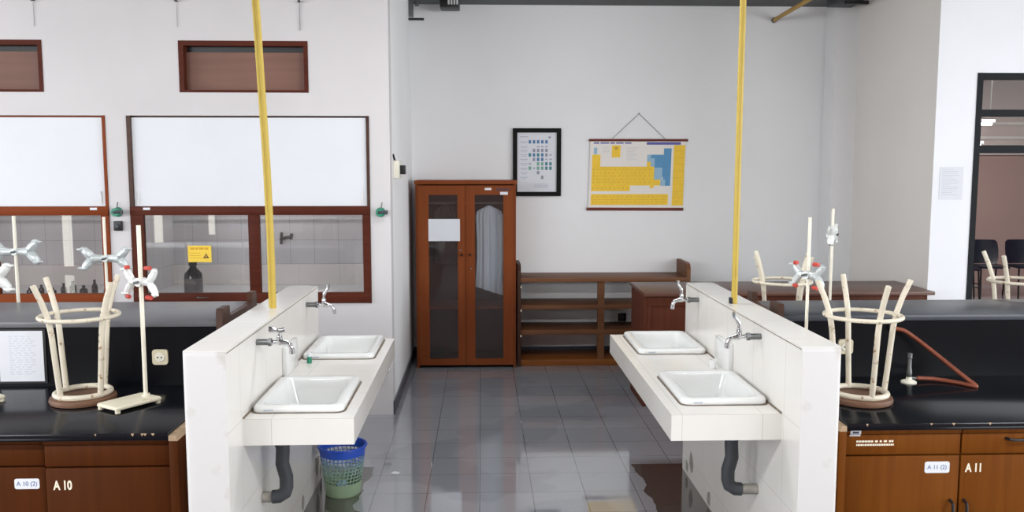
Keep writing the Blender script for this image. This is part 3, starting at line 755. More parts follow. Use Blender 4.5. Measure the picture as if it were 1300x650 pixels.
# ------------------------------------------------------------------ retort stands with butterfly clamps
def make_clamp(t, c, yaw, half, spread, mat, red, tilt=0.0, name='clamp'):
    """double burette clamp: a bar across the rod with a forked jaw at either end"""
    c = Vector(c); R = Matrix.Rotation(yaw, 3, 'Z') @ Matrix.Rotation(tilt, 3, 'Y')
    W = lambda x, y, z: c + R @ Vector((x, y, z))
    k = half / 0.1
    b = BM(); tube(b, [W(-half * .66, 0, 0), W(-half * .4, 0, 0), W(0, 0, 0), W(half * .4, 0, 0), W(half * .66, 0, 0)], [.027 * k, .020 * k, .019, .020 * k, .027 * k], 12)
    tube(b, [W(0, -0.022, 0), W(0, 0.022, 0)], 0.019, 12)
    cl = obj(name, b, mat, t)
    for sx in (-1, 1):
        j = BM()
        for sz in (-1, 1):
            tube(j, [W(sx * half * .58, 0, sz * .004), W(sx * half * .80, 0, sz * spread * .38), W(sx * half * 1.0, 0, sz * spread * .8), W(sx * half * 1.06, -0.004, sz * spread * 1.02)], [.016 * k, .023 * k, .019 * k, .014 * k], 10)
            tube(j, [W(sx * half * .9, -0.004, sz * spread * .88), W(sx * half * 1.08, -0.012, sz * spread * .98), W(sx * half * 1.22, -0.014, sz * spread * .90), W(sx * half * 1.34, -0.01, sz * spread * .94)], [.012 * k, .010 * k, .006 * k, .004 * k], 8)
        obj('jaw', j, mat, cl)
    if red:
        for sx in (-1, 1):
            for sz in (-1, 1):
                j = BM(); tube(j, [W(sx * half * .70 - 0.012, -0.016, sz * spread * 1.12), W(sx * half * .78 + 0.012, -0.02, sz * spread * 1.14)], 0.0095, 10); q = obj('jaw_pad', j, 'red', cl); q['label'] = 'red jaw pad'
    j = BM(); tube(j, [W(-0.012, -0.03, -0.002), W(0.012, -0.03, 0.004)], 0.006, 8); tube(j, [W(0, -0.02, 0), W(0, -0.034, 0)], 0.005, 8); obj('wing_screw', j, 'galv', cl)

def stand(label, rod, ztop, rr, base_dir, base_len, base_wid, cl_z, cl, off=0.38):
    """rod=(x,y) foot of the rod; plate runs along base_dir with the rod near one end"""
    x, y = rod; t = thing('retort_stand', label, 'retort stand', (x, y, 0.80), 'retort stands')
    d = Vector((math.cos(base_dir), math.sin(base_dir), 0)); n = Vector((-d.y, d.x, 0))
    c = Vector((x, y, 0)) - d * (base_len * off)
    b = BM(); L = []
    for ins, z in ((0.006, 0.812), (0, 0.816), (0, 0.824), (0.004, 0.828)):
        L.append([c + d * u + n * v + Vector((0, 0, z)) for u, v in rrect(base_len - 2 * ins, base_wid - 2 * ins, 0.012, 3)])
    skin_loops(b, L); obj('base_plate', b, 'cream_base', t)
    for su in (-1, 1):
        for sv in (-1, 1):
            b = BM(); p = c + d * (su * (base_len / 2 - 0.014)) + n * (sv * (base_wid / 2 - 0.014))
            lathe(b, [(0.011, 0.80), (0.012, 0.804), (0.011, 0.813)], 10, p); obj('foot', b, 'cream_base', t)
    b = BM(); tube(b, [(x, y, 0.826), (x, y, ztop)], rr, 14); tube(b, [(x, y, 0.826), (x, y, 0.838)], rr * 1.9, 14); obj('rod', b, 'cream_rod', t)
    make_clamp(t, (x, y - 0.0, cl_z), *cl)
    return t
stand('white retort stand on the left worktop, red-padded clamp on its rod', (-1.517, 3.875), 1.597, 0.0095, math.radians(56), 0.225, 0.15, 1.345, (math.radians(-22), 0.078, 0.058, 'whitemetal', True), 0.36)
stand('retort stand behind the left ledge, rod near the left frame edge', (-2.652, 5.0), 1.578, 0.0095, math.radians(60), 0.22, 0.15, 1.375, (0.0, 0.115, 0.062, 'alu', False))
stand('retort stand behind the left ledge, between the two fume hoods', (-2.150, 5.0), 1.572, 0.008, math.radians(60), 0.22, 0.15, 1.335, (math.radians(4), 0.112, 0.058, 'alu', False))
stand('retort stand at the left edge, only base corner and clamp tip in view', (-2.235, 3.93), 1.6, 0.0095, math.radians(56), 0.225, 0.15, 1.36, (math.radians(8), 0.10, 0.058, 'whitemetal', False), 0.36)
stand('retort stand on the right worktop behind the upturned stool, red-padded clamp', (1.522, 3.97), 1.62, 0.0075, math.radians(100), 0.2, 0.09, 1.352, (math.radians(-58), 0.075, 0.048, 'alu', True), -0.3)
stand('retort stand behind the right ledge, silvery clamp high on its rod', (2.052, 5.0), 1.612, 0.0085, math.radians(60), 0.22, 0.15, 1.46, (math.radians(62), 0.10, 0.05, 'whitemetal', False))

# ------------------------------------------------------------------ burner and hose
t = thing('bunsen_burner', 'small grey burner with white base on the right worktop', 'burner', (2.09, 4.1, 0.80))
c = (2.09, 4.1, 0.80)
b = BM(); lathe(b, [(0.036, 0.0), (0.037, 0.006), (0.03, 0.012), (0.014, 0.018), (0.012, 0.03)], 24, c); obj('base', b, 'creamplastic2', t)
b = BM(); lathe(b, [(0.012, 0.03), (0.014, 0.034), (0.014, 0.055), (0.010, 0.075), (0.009, 0.12), (0.012, 0.124), (0.012, 0.148), (0.008, 0.148)], 18, c); obj('barrel', b, 'galv', t)
b = BM(); tube(b, [(2.10, 4.1, 0.824), (2.13, 4.105, 0.822)], 0.006, 10); obj('gas_inlet', b, 'galv', t)
t = thing('gas_hose', 'red-brown rubber hose looping from the right ledge to the burner', 'hose', (2.2, 4.1, 0.80))
def smooth_path(pts, n=10):
    pts = [Vector(p) for p in pts]; out = []
    for i in range(len(pts) - 1):
        p0 = pts[max(i - 1, 0)]; p1 = pts[i]; p2 = pts[i + 1]; p3 = pts[min(i + 2, len(pts) - 1)]
        for k in range(n):
            u = k / n
            out.append(0.5 * ((2 * p1) + (p2 - p0) * u + (2 * p0 - 5 * p1 + 4 * p2 - p3) * u * u + (3 * p1 - p0 - 3 * p2 + p3) * u ** 3))
    out.append(pts[-1]); return out
b = BM(); tube(b, smooth_path([(2.058, 4.192, 1.052), (2.10, 4.185, 1.042), (2.16, 4.17, 1.0), (2.24, 4.12, 0.93), (2.32, 4.03, 0.85), (2.358, 3.985, 0.813), (2.345, 3.99, 0.811), (2.30, 4.06, 0.811), (2.22, 4.11, 0.815), (2.132, 4.105, 0.822)]), 0.0105, 12)
obj('hose', b, 'hose', t)
t = thing('gas_cock', 'small metal gas cock on the right ledge at the hose end', 'valve', (2.05, 4.23, 1.052))
b = BM(); tube(b, [(2.05, 4.23, 1.052), (2.05, 4.2, 1.052), (2.056, 4.192, 1.052)], 0.008, 10); obj('nozzle', b, 'galv', t)
b = BM(); tube(b, [(2.035, 4.207, 1.066), (2.065, 4.207, 1.068)], 0.005, 8); obj('lever', b, 'galv', t)

# ------------------------------------------------------------------ fume hoods
def hood(x0, x1, label, fr_side, fr, mull, stile_l):
    t = thing('fume_hood', label, 'fume hood', ((x0 + x1) / 2, YL + 0.1, 0.85), 'fume hoods in the white wall')
    z0, z1 = 0.85, 2.225; g = 0.001
    # chamber behind the wall: five tiled sides
    b = BM(); y0, y1 = YL + 0.152, YL + 0.85
    holed_wall(b, x0 - 0.03, x1 + 0.03 if x1 < -1 else x1 - 0.0, z0 - 0.03, z1 + 0.03, [], y1, y1 + 0.03)
    box(b, x0 - 0.03, x0, y0, y1, z0, z1); box(b, x1 - 0.03 if x1 > -1 else x1, x1 - 0.001 if x1 > -1 else x1 + 0.03, y0, y1, z0, z1)
    box(b, x0 - 0.03, x1 - 0.001, y0, y1, z1, z1 + 0.03)
    obj('chamber', b, 'hoodtile', t)
    b = BM(); box(b, x0 + g, x1 - 0.032, YL + 0.06, y1, z0 - 0.02 + g + 0.02, z0 + 0.03); obj('hood_bench', b, 'hoodtile', t)
    b = BM(); box(b, x0 + g, x1 - 0.032, y1 - 0.02, y1 - 0.001, z0 + 0.031, z0 + 0.2); obj('splash_tiles', b, 'wtile', t)
    b = BM(); box(b, x0 + 0.03, x1 - 0.06, y1 - 0.012, y1 - 0.001, 1.42, 1.435); obj('pipe_chase', b, 'hoodtile', t)
    # outer frame: two jambs and a thin head
    b = BM(); jl = 0.03
    box(b, x0 + g, x0 + jl, YL - 0.006, YL + 0.12, z0 + g, z1 - g); obj('jamb', b, fr_side, t)
    b = BM(); box(b, x1 - 0.022, x1 - g, YL - 0.006, YL + 0.12, z0 + g, z1 - g); obj('jamb', b, fr_side, t)
    b = BM(); box(b, x0 + jl, x1 - 0.022, YL + 0.03, YL + 0.1, z1 - 0.012, z1 - g); obj('head', b, fr_side, t)
    b = BM(); box(b, x0 + jl + 0.001, x1 - 0.024, YL + 0.012, YL + 0.03, 1.572, z1 - 0.014); s = obj('sash_board', b, 'sash', t)
    b = BM()
    for xx in (x0 + 0.06, x1 - 0.06):
        tube(b, [(xx, YL + 0.011, 1.60), (xx + 0.006, YL + 0.009, 1.64), (xx - 0.002, YL + 0.009, 1.68)], 0.006, 8); box(b, xx - 0.008, xx + 0.008, YL + 0.006, YL + 0.013, 1.59, 1.615)
    obj('sash_catch', b, 'lampbody', s)
    # glazed lower sash
    xl, xr = x0 + 0.002, x1 - 0.002; ya, yb = YL - 0.016, YL + 0.03
    b = BM(); box(b, xl, xr, ya, yb, 1.506, 1.57, 0.003); obj('top_rail', b, fr, t)
    b = BM(); box(b, xl, xr, ya, yb, 0.855, 0.932, 0.003); rail = obj('bottom_rail', b, fr, t)
    b = BM(); box(b, xl + (0.005 if stile_l else 0), xl + (0.092 if stile_l else 0.06), ya + 0.004, yb, 0.932, 1.506); obj('stile', b, fr, t)
    b = BM(); box(b, xr - 0.055, xr, ya + 0.004, yb, 0.932, 1.506); obj('stile', b, fr, t)
    if mull:
        b = BM(); box(b, mull[0], mull[1], ya + 0.002, yb, 0.932, 1.506, 0.002); obj('mullion', b, fr, t)
    gl = [(xl + 0.09, mull[0] + 0.002), (mull[1] - 0.002, xr - 0.05)]
    for (ga, gb) in gl:
        b = BM(); box(b, ga, gb, YL + 0.008, YL + 0.012, 0.93, 1.508); obj('glass_pane', b, 'pane', t)
    # little fittings
    hx = x0 + 0.47
    b = BM(); tube(b, [(hx, ya + 0.001, 0.905), (hx, ya - 0.018, 0.903), (hx + 0.1, ya - 0.018, 0.903), (hx + 0.1, ya + 0.001, 0.905)], 0.005, 8); obj('pull', b, 'galv', rail)
    b = BM(); lx = x0 + 0.10 if stile_l else x1 - 0.13
    box(b, lx, lx + 0.05, ya - 0.0015, ya, 1.545, 1.562); o = obj('sticker', b, 'paper', t); o['label'] = 'small white sticker'
    return t
h1 = hood(HOODS[0][0], HOODS[0][1], 'fume hood with yellow warning sign and bottle behind its glass', 'darkwood', 'frame', (-1.71, -1.63), True)
h2 = hood(HOODS[1][0], HOODS[1][1], 'fume hood cut by the left photo edge, small dark bottles behind its glass', 'frame_o', 'frame_o', (-3.6, -3.52), False)
# tap inside the right hood
t = thing('hood_tap', 'dark gas tap inside the fume hood, right of the yellow pipe', 'tap', (-1.6, YL + 0.85, 1.3))
yb = YL + 0.85
b = BM(); tube(b, [(-1.66, yb, 1.265), (-1.66, yb - 0.05, 1.265), (-1.62, yb - 0.06, 1.275), (-1.57, yb - 0.06, 1.285)], 0.014, 10); tube(b, [(-1.66, yb - 0.05, 1.22), (-1.655, yb - 0.05, 1.32)], 0.012, 8); obj('body', b, 'blackplastic', t)
b = BM(); tube(b, [(-1.58, yb - 0.06, 1.262), (-1.57, yb - 0.06, 1.31)], 0.014, 8); obj('knob', b, 'blackplastic', t)
# bottles
def bottle(x, y, z, r, h, label, group=None, full=True):
    t = thing('bottle', label, 'bottle', (x, y, z), group)
    b = BM(); lathe(b, [(r * .9, 0), (r, h * .02), (r, h * .58), (r * .92, h * .66), (r * .4, h * .8), (r * .36, h * .86)], 20, (x, y, z)); obj('body', b, 'bottle', t)
    b = BM(); lathe(b, [(r * .42, h * .86), (r * .46, h * .87), (r * .46, h * .99), (r * .4, h)], 16, (x, y, z)); obj('cap', b, 'blackplastic', t)
    if full:
        b = BM(); L = []
        lathe(b, [(r * 1.001, h * .1), (r * 1.012, h * .1), (r * 1.012, h * .52), (r * 1.001, h * .52)], 20, (x, y, z)); obj('paper_label', b, 'bottle_label', t)
    return t
bottle(-2.19, YL + 0.2, 0.88, 0.066, 0.27, 'dark brown reagent bottle with grey label behind the hood glass')
rnd = random.Random(21)
for k in range(9):
    x = -3.42 + k * 0.082 + rnd.uniform(-.008, .008); h = (0.07, 0.09, 0.065, 0.10, 0.12, 0.085, 0.13, 0.09, 0.14)[k]; r = (0.026, 0.02, 0.026, 0.022, 0.024, 0.028, 0.022, 0.026, 0.024)[k]
    bottle(x, YL + 0.22 + rnd.uniform(-.03, .03), 0.88, r, h, ('first', 'second', 'third', 'fourth', 'fifth', 'sixth', 'seventh', 'eighth', 'ninth')[k] + ' small dark bottle from the left behind the left fume hood glass', 'small bottles in the left fume hood', False)
# yellow warning sign on the right hood's glass
t = thing('warning_sign', 'yellow warning sign with a small triangle on the fume hood glass', 'sign', (-2.07, YL + 0.008, 1.16))
b = BM(); box(b, -2.158, -1.988, YL + 0.0055, YL + 0.0075, 1.16, 1.282); obj('plate', b, 'signyellow', t)
b = BM(); x = -2.14
for w in (0.03, 0.02, 0.035, 0.028): box(b, x, x + w, YL + 0.0045, YL + 0.0056, 1.252, 1.268); x += w + 0.006
for k in range(3): box(b, -2.145, -2.07 + 0.006 * k, YL + 0.0045, YL + 0.0056, 1.225 - k * 0.018, 1.229 - k * 0.018)
obj('print', b, 'p_line', t)
b = BM(); prism(b, [(-2.05, 1.188), (-2.004, 1.188), (-2.027, 1.226)], YL + 0.0042, YL + 0.0056, 'XZ'); obj('triangle', b, 'signbrown', t)
b = BM(); box(b, -2.029, -2.025, YL + 0.0036, YL + 0.0043, 1.198, 1.212); box(b, -2.029, -2.025, YL + 0.0036, YL + 0.0043, 1.192, 1.195); obj('triangle_mark', b, 'signyellow', t)

# green gas valves on the white piers
def gas_valve(x, z, label, black):
    t = thing('gas_valve', label, 'valve', (x, YL, z), 'green valves on the hood wall')
    b = BM(); lathe(b, [(0.034, -0.012), (0.036, -0.0005)], 20, (x, YL, z), 'Y'); lathe(b, [(0.026, -0.055), (0.03, -0.05), (0.03, -0.012)], 16, (x, YL, z), 'Y'); obj('body', b, 'green', t)
    b = BM(); tube(b, [(x, YL - 0.05, z), (x + 0.03, YL - 0.055, z + 0.006), (x + 0.052, YL - 0.055, z + 0.0)], [0.014, 0.011, 0.009], 10); tube(b, [(x + 0.05, YL - 0.055, z - 0.014), (x + 0.05, YL - 0.055, z + 0.016)], 0.009, 8); obj('spout', b, 'pvc', t)
    b = BM(); tube(b, [(x + 0.004, YL - 0.03, z + 0.028), (x + 0.014, YL - 0.032, z + 0.075)], [0.006, 0.005], 8); obj('lever', b, 'galv', t)
    b = BM(); lathe(b, [(0.012, -0.057), (0.012, -0.054)], 12, (x - 0.004, YL, z), 'Y'); obj('nut', b, 'blackplastic', t)
gas_valve(-0.745, 1.525, 'green gas valve on the pier by the white wall corner', False)
gas_valve(-2.648, 1.53, 'green gas valve between the two fume hoods', True)
t = thing('pier_socket', 'small black socket below the green valve between the hoods', 'socket', (-2.645, YL, 1.43))
b = BM(); box(b, -2.675, -2.615, YL - 0.03, YL, 1.395, 1.465, 0.006); obj('body', b, 'blackplastic', t)
b = BM(); lathe(b, [(0.013, -0.042), (0.016, -0.03)], 14, (-2.645, YL, 1.43), 'Y'); obj('outlet', b, 'pvc', t)
# switch box on the return wall
t = thing('switch_box', 'cream switch box with dark plug on the white wall corner', 'switch box', (-0.672, 6.7, 1.85))
b = BM(); box(b, -0.672, -0.628, 6.62, 6.86, 1.77, 1.905, 0.006); obj('box', b, 'creamplastic2', t)
b = BM(); box(b, -0.628, -0.588, 6.70, 6.78, 1.80, 1.87, 0.005); obj('plug', b, 'blackplastic', t)
b = BM(); tube(b, [(-0.66, 6.64, 1.905), (-0.665, 6.62, 1.93), (-0.669, 6.6, 1.95)], 0.008, 8); obj('cable', b, 'blackplastic', t)
# nails with hanging wire
for k, (x, w) in enumerate(((-3.167, 0.18), (-2.165, 0.18), (-1.298, 0.2))):
    lab = ('nail with a thin wire high at the left photo edge', 'nail with a thin wire above the left end of the boarded opening', 'nail with a dark hanging wire above the right end of the boarded opening')[k]
    t = thing('wall_nail', lab, 'nail', (x, YL, 3.025), 'nails high on the hood wall')
    b = BM(); tube(b, [(x, YL, 3.03), (x, YL - 0.03, 3.03)], 0.006, 8); tube(b, [(x, YL - 0.028, 3.03), (x, YL - 0.032, 3.03)], 0.011, 10); obj('nail', b, 'pvc', t)
    b = BM(); tube(b, [(x, YL - 0.012, 3.03), (x - 0.002, YL - 0.006, 3.0), (x - 0.003, YL - 0.005, 3.03 - w)], 0.0028 if k == 2 else 0.0014, 6); obj('wire', b, 'galv', t)
# stop valve low on the hood wall's corner
t = thing('stop_valve', 'small chrome stop valve low on the wall beyond the left counter', 'valve', (-0.715, YL, 0.36))
b = BM(); tube(b, [(-0.715, YL, 0.36), (-0.715, YL - 0.06, 0.36)], 0.013, 12); tube(b, [(-0.715, YL - 0.045, 0.32), (-0.715, YL - 0.045, 0.41)], 0.015, 12); obj('body', b, 'chrome', t)
b = BM(); tube(b, [(-0.745, YL - 0.065, 0.36), (-0.685, YL - 0.065, 0.36)], 0.009, 10); obj('handle', b, 'chrome', t)

# ------------------------------------------------------------------ tall cupboard with glazed doors
CX0, CX1, CY = -0.606, 0.31, 7.92
t = thing('cupboard', 'tall orange-brown cupboard with two glazed doors against the back wall', 'cupboard', ((CX0 + CX1) / 2, 8.15, 0))
yb = YB - 0.016
b = BM()
box(b, CX0, CX0 + 0.022, CY, yb, 0, 1.70); box(b, CX1 - 0.022, CX1, CY, yb, 0, 1.70)
obj('side_panels', b, 'cupb', t)
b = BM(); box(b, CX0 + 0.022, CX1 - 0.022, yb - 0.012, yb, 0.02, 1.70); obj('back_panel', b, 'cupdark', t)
b = BM(); box(b, CX0 - 0.008, CX1 + 0.008, CY - 0.024, yb, 1.70, 1.736, 0.004); obj('top', b, 'cupb', t)
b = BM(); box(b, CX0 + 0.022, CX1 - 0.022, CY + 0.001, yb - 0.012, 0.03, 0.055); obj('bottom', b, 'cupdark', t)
for z in (0.55,):
    b = BM(); box(b, CX0 + 0.022, CX1 - 0.022, CY + 0.03, yb - 0.012, z, z + 0.02); obj('shelf', b, 'cupb', t)
b = BM(); tube(b, [(CX0 + 0.022, 8.15, 1.52), (CX1 - 0.022, 8.15, 1.52)], 0.012, 12); obj('hanging_rail', b, 'galv', t)
def cup_door(x0, x1, gx0, gx1, knobx, tags):
    b = BM(); holed_wall(b, x0, x1, 0.03, 1.69, [(gx0, gx1, 0.09, 1.605)], CY - 0.02, CY)
    d = obj('door', b, 'cupb', t)
    b = BM(); box(b, gx0 + 0.001, gx1 - 0.001, CY - 0.012, CY - 0.008, 0.091, 1.604); obj('glass_pane', b, 'cupglass', d)
    b = BM(); lathe(b, [(0.006, -0.02), (0.006, -0.032), (0.012, -0.036), (0.013, -0.045), (0.008, -0.05)][::-1], 14, (knobx, CY, 1.06), 'Y'); obj('knob', b, 'cupdark', d)
    b = BM(); lathe(b, [(0.008, -0.023), (0.008, -0.02)], 12, (knobx + (0.012 if x0 > -.3 else -0.012), CY, 0.93 if x0 > -.3 else 1.10), 'Y'); obj('keyhole', b, 'galv', d)
    return d
d1 = cup_door(-0.583, -0.1535, -0.486, -0.224, -0.187, 0)
d2 = cup_door(-0.1505, 0.287, -0.066, 0.193, -0.112, 1)
for (x0, x1, z0, z1) in ((0.025, 0.085, 1.648, 1.668), (0.165, 0.235, 1.606, 1.632)):
    b = BM(); box(b, x0, x1, CY - 0.0215, CY - 0.02, z0, z1); o = obj('sticker', b, 'paper', d2); o['label'] = 'small white sticker'
b = BM()
for k in range(6): box(b, 0.13 + k * 0.021, 0.145 + k * 0.021, CY - 0.0212, CY - 0.02, 1.645, 1.662)
obj('dark_print', b, 'ink_dark', d2)
t = thing('notice_sheet', 'blank white sheet taped on the left cupboard door glass', 'paper', (-0.345, CY - 0.02, 1.18))
b = BM(); box(b, -0.489, -0.202, CY - 0.0225, CY - 0.0205, 1.184, 1.386); obj('sheet', b, 'paper', t)
b = BM()
for k in range(4): box(b, -0.46, -0.26 + 0.01 * (k % 2), CY - 0.0231, CY - 0.0224, 1.34 - k * 0.035, 1.342 - k * 0.035)
obj('print', b, 'papergrey', t)
# lab coat hanging inside
t = thing('lab_coat', 'pale blue-white lab coat hanging behind the right cupboard door', 'coat', (0.07, 8.1, 1.5))
b = BM(); L = []; n = 64
rows = [(1.50, 0.045, 0.03), (1.485, 0.085, 0.045), (1.462, 0.118, 0.055), (1.40, 0.127, 0.055), (1.2, 0.118, 0.055), (1.0, 0.120, 0.06), (0.85, 0.128, 0.062), (0.74, 0.135, 0.065), (0.70, 0.136, 0.065)]
for z, w, dp in rows:
    lp = []
    for i in range(n):
        a = 2 * PI * i / n; u = math.cos(a); vv = math.sin(a)
        fold = 0.013 * math.sin(u * 11 + z * 2.0) * (1.5 - z) / 0.8 + 0.006 * math.sin(u * 23 + 1.3)
        lp.append((0.065 + u * w, 8.09 + vv * dp * 0.7 + fold * (1 if vv < 0 else 0.3), z - (0.045 * u if z < 0.8 else 0) - (0.02 * u * u if z > 1.44 else 0)))
    L.append(lp)
skin_loops(b, L); obj('body', b, 'cloth', t, 60)
b = BM(); L = []
for k in range(9):
    f = k / 8; z = 1.42 - f * 0.62
    cx, cy = 0.165 + 0.008 * math.sin(f * 3), 8.03 + 0.01 * f
    L.append([(cx + (0.032 - 0.006 * f) * math.cos(2 * PI * i / 16) , cy + 0.028 * math.sin(2 * PI * i / 16) + 0.004 * math.sin(f * 14 + i), z) for i in range(16)])
skin_loops(b, L); obj('sleeve', b, 'cloth', t, 60)
b = BM(); tube(b, smooth_path([(0.065, 8.15, 1.535), (0.08, 8.15, 1.52), (0.068, 8.13, 1.49), (0.066, 8.10, 1.478)]), 0.004, 8); tube(b, [(-0.02, 8.09, 1.455), (0.065, 8.09, 1.482), (0.15, 8.09, 1.455)], 0.008, 8); obj('hanger', b, 'blackplastic', t)
t = thing('folded_garment', 'dark garment hanging behind the left cupboard door above the sheet', 'coat', (-0.36, 8.15, 1.5))
b = BM(); L = []
for z, w, dp in ((1.5, .03, .03), (1.475, .075, .05), (1.43, .11, .06), (1.3, .12, .06), (1.1, .12, .06), (0.95, .12, .06)):
    L.append([(-0.34 + w * math.cos(2 * PI * i / 32), 8.15 + dp * math.sin(2 * PI * i / 32) + 0.01 * math.sin(i * 1.7 + z * 3), z) for i in range(32)])
skin_loops(b, L); obj('body', b, 'darkcloth', t, 60)
b = BM(); tube(b, [(-0.34, 8.15, 1.53), (-0.34, 8.15, 1.495)], 0.004, 8); obj('hook', b, 'galv', t)

# ------------------------------------------------------------------ low open shelf
t = thing('open_shelf', 'low brown open shelf with empty boards along the back wall', 'shelf', (1.1, 8.15, 0))
SY = 7.97; yb = YB - 0.014
def end_board(x0, x1, z0, z1):
    b = BM(); prism(b, [(SY - 0.02, z0), (yb, z0), (yb, z1), (SY + 0.05, z1), (SY + 0.01, z1 - 0.01), (SY - 0.02, z1 - 0.05)], x0, x1, 'YZ'); return b
obj('end_board', end_board(0.325, 0.358, 0, 0.955), 'darkwood', t)
obj('end_board', end_board(1.905, 1.94, 0, 0.965), 'shelfw', t)
b = BM(); box(b, 0.358, 1.905, SY - 0.02, yb, 0.795, 0.832, 0.002); obj('top_board', b, 'shelfw', t)
for z0, z1 in ((0.537, 0.578), (0.296, 0.342)):
    b = BM(); box(b, 0.358, 1.905, SY, yb, z0, z1, 0.002); obj('shelf_board', b, 'shelfw', t)
b = BM(); box(b, 0.358, 1.905, SY, yb, 0.0, 0.06, 0.002); obj('base_board', b, 'shelfbase', t)
b = BM(); box(b, 1.078, 1.14, SY + 0.002, SY + 0.06, 0.06, 0.296); box(b, 1.078, 1.14, SY + 0.002, SY + 0.06, 0.342, 0.537); box(b, 1.078, 1.14, SY + 0.002, SY + 0.06, 0.578, 0.795); obj('upright', b, 'shelfw', t)
b = BM()
for z in (0.74, 0.52, 0.28): box(b, 0.3525, 0.366, SY - 0.024, SY - 0.019, z, z + 0.02)
obj('bracket', b, 'whitepaint', t)
t = thing('wall_socket', 'small black socket on the back wall behind the open shelf', 'socket', (1.375, YB, 0.37))
b = BM(); box(b, 1.335, 1.415, YB - 0.012, YB, 0.345, 0.425, 0.004); obj('plate', b, 'blackplastic', t)
b = BM(); lathe(b, [(0.02, -0.016), (0.024, -0.012)], 16, (1.375, YB, 0.385), 'Y'); obj('outlet', b, 'pvc', t)

# ------------------------------------------------------------------ long wooden table
t = thing('wooden_table', 'long dark brown table with panelled sides behind the right half wall', 'table', (2.36, 6.82, 0))
b = BM(); box(b, 1.235, 3.49, 6.50, 7.15, 0.872, 0.90, 0.004); obj('table_top', b, 'tablew', t)
b = BM(); box(b, 1.242, 1.267, 6.55, 7.11, 0.0, 0.872); obj('side_panel', b, 'tablered', t)
b = BM(); box(b, 3.43, 3.455, 6.55, 7.11, 0.0, 0.872); obj('side_panel', b, 'tablered', t)
b = BM(); box(b, 1.267, 3.43, 6.56, 6.58, 0.05, 0.79); obj('front_panel', b, 'tablered', t)
b = BM(); box(b, 1.267, 3.43, 6.545, 6.575, 0.792, 0.872, 0.003); obj('apron', b, 'tablered', t)
b = BM(); box(b, 1.268, 1.30, 6.548, 6.56, 0.02, 0.79); obj('corner_post', b, 'tablered', t)
b = BM(); box(b, 2.34, 2.375, 6.548, 6.56, 0.02, 0.79); obj('corner_post', b, 'tablered', t)

# ------------------------------------------------------------------ framed chart
t = thing('framed_chart', 'black-framed chart of small coloured marks on the back wall', 'picture', (0.53, YB, 1.58))
fx0, fx1, fz0, fz1 = 0.298, 0.762, 1.577, 2.228; yf = YB - 0.03
b = BM(); holed_wall(b, fx0, fx1, fz0, fz1, [(fx0 + 0.042, fx1 - 0.042, fz0 + 0.042, fz1 - 0.042)], yf, YB - 0.001); obj('frame', b, 'blackframe', t)
b = BM(); box(b, fx0 + 0.042, fx1 - 0.042, YB - 0.014, YB - 0.008, fz0 + 0.042, fz1 - 0.042); chart_sheet = obj('sheet', b, 'paper', t)
W, Hh = fx1 - fx0 - .084, fz1 - fz0 - .084
def mark(bm, u, v, w, h): # u,v from the sheet's top left, 0..1
    x = fx0 + .042 + u * W; z = fz1 - .042 - v * Hh; box(bm, x - w / 2, x + w / 2, YB - 0.0152, YB - 0.0138, z - h / 2, z + h / 2)
cols = {'cblue': BM(), 'teal': BM(), 'cgreen': BM(), 'cgrey': BM(), 'ink': BM()}
grid = [(0.155, [('cblue', k) for k in (0, 1, 2, 3, 4)]), (0.235, [('ink', 2), ('ink', 3), ('ink', 4)]), (0.30, [('cgrey', 1), ('cgrey', 2), ('cgrey', 3), ('cgrey', 4)]),
        (0.375, [('teal', 0), ('cblue', 1), ('teal', 2), ('cblue', 3), ('cgrey', 4), ('ink', 5)]), (0.45, [('cgrey', 1), ('cblue', 2), ('cblue', 3), ('ink', 4), ('ink', 5)]),
        (0.525, [('ink', 0), ('cgreen', 2), ('cgreen', 3), ('teal', 4), ('teal', 5)]), (0.60, [('cgreen', 0), ('ink', 1), ('cgreen', 2), ('cgreen', 3), ('teal', 4), ('teal', 5)]), (0.675, [('cgrey', 2)]), (0.755, [('cgrey', 3)])]
for v, row in grid:
    for c, k in row: mark(cols[c], 0.32 + 0.105 * k, v, 0.024, 0.032 if c != 'ink' else 0.016)
    mark(cols['ink'], 0.17, v, 0.07, 0.006); mark(cols['ink'], 0.17, v + 0.025, 0.05, 0.004)
for k in range(4): mark(cols['ink'], 0.6 + 0.02 * (k % 2), 0.87 + k * 0.02, 0.14, 0.004)
mark(cols['ink'], 0.17, 0.07, 0.08, 0.008); mark(cols['cgrey'], 0.82, 0.08, 0.02, 0.02)
for c, bm in cols.items(): obj('printed_marks', bm, c, t)
print_on(t, chart_sheet, ['printed_marks'])

# ------------------------------------------------------------------ hanging poster: yellow and blue table of cells
t = thing('periodic_table_poster', 'yellow and blue periodic table poster hanging from a cord on the back wall', 'poster', (1.52, YB, 1.45))
px0, px1, pz0, pz1 = 1.05, 1.97, 1.462, 2.10
SK = 0.016
def psk(bm):     # the sheet hangs a little askew
    for v in bm.verts: v.co.x -= SK * (pz1 - v.co.z) / (pz1 - pz0)
    return bm
def U(u): return px0 + u * (px1 - px0)
def Vv(v): return pz1 - v * (pz1 - pz0)
ys = YB - 0.014
def cellbox(bm, u0, u1, v0, v1, lift=0): box(bm, U(u0), U(u1), ys - 0.0008 - 0.0006 * lift, ys + 0.0002, Vv(v1), Vv(v0))
b = BM(); box(b, px0 - 0.005, px1 + 0.005, ys, ys + 0.0015, pz0 - 0.004, pz1 + 0.004); poster_sheet = obj('sheet', psk(b), 'p_sheet', t)
b = BM(); tube(b, [(px0 - 0.018, ys, 2.115), (px1 + 0.022, ys, 2.115)], 0.0125, 12); obj('top_rod', b, 'rodwood', t)
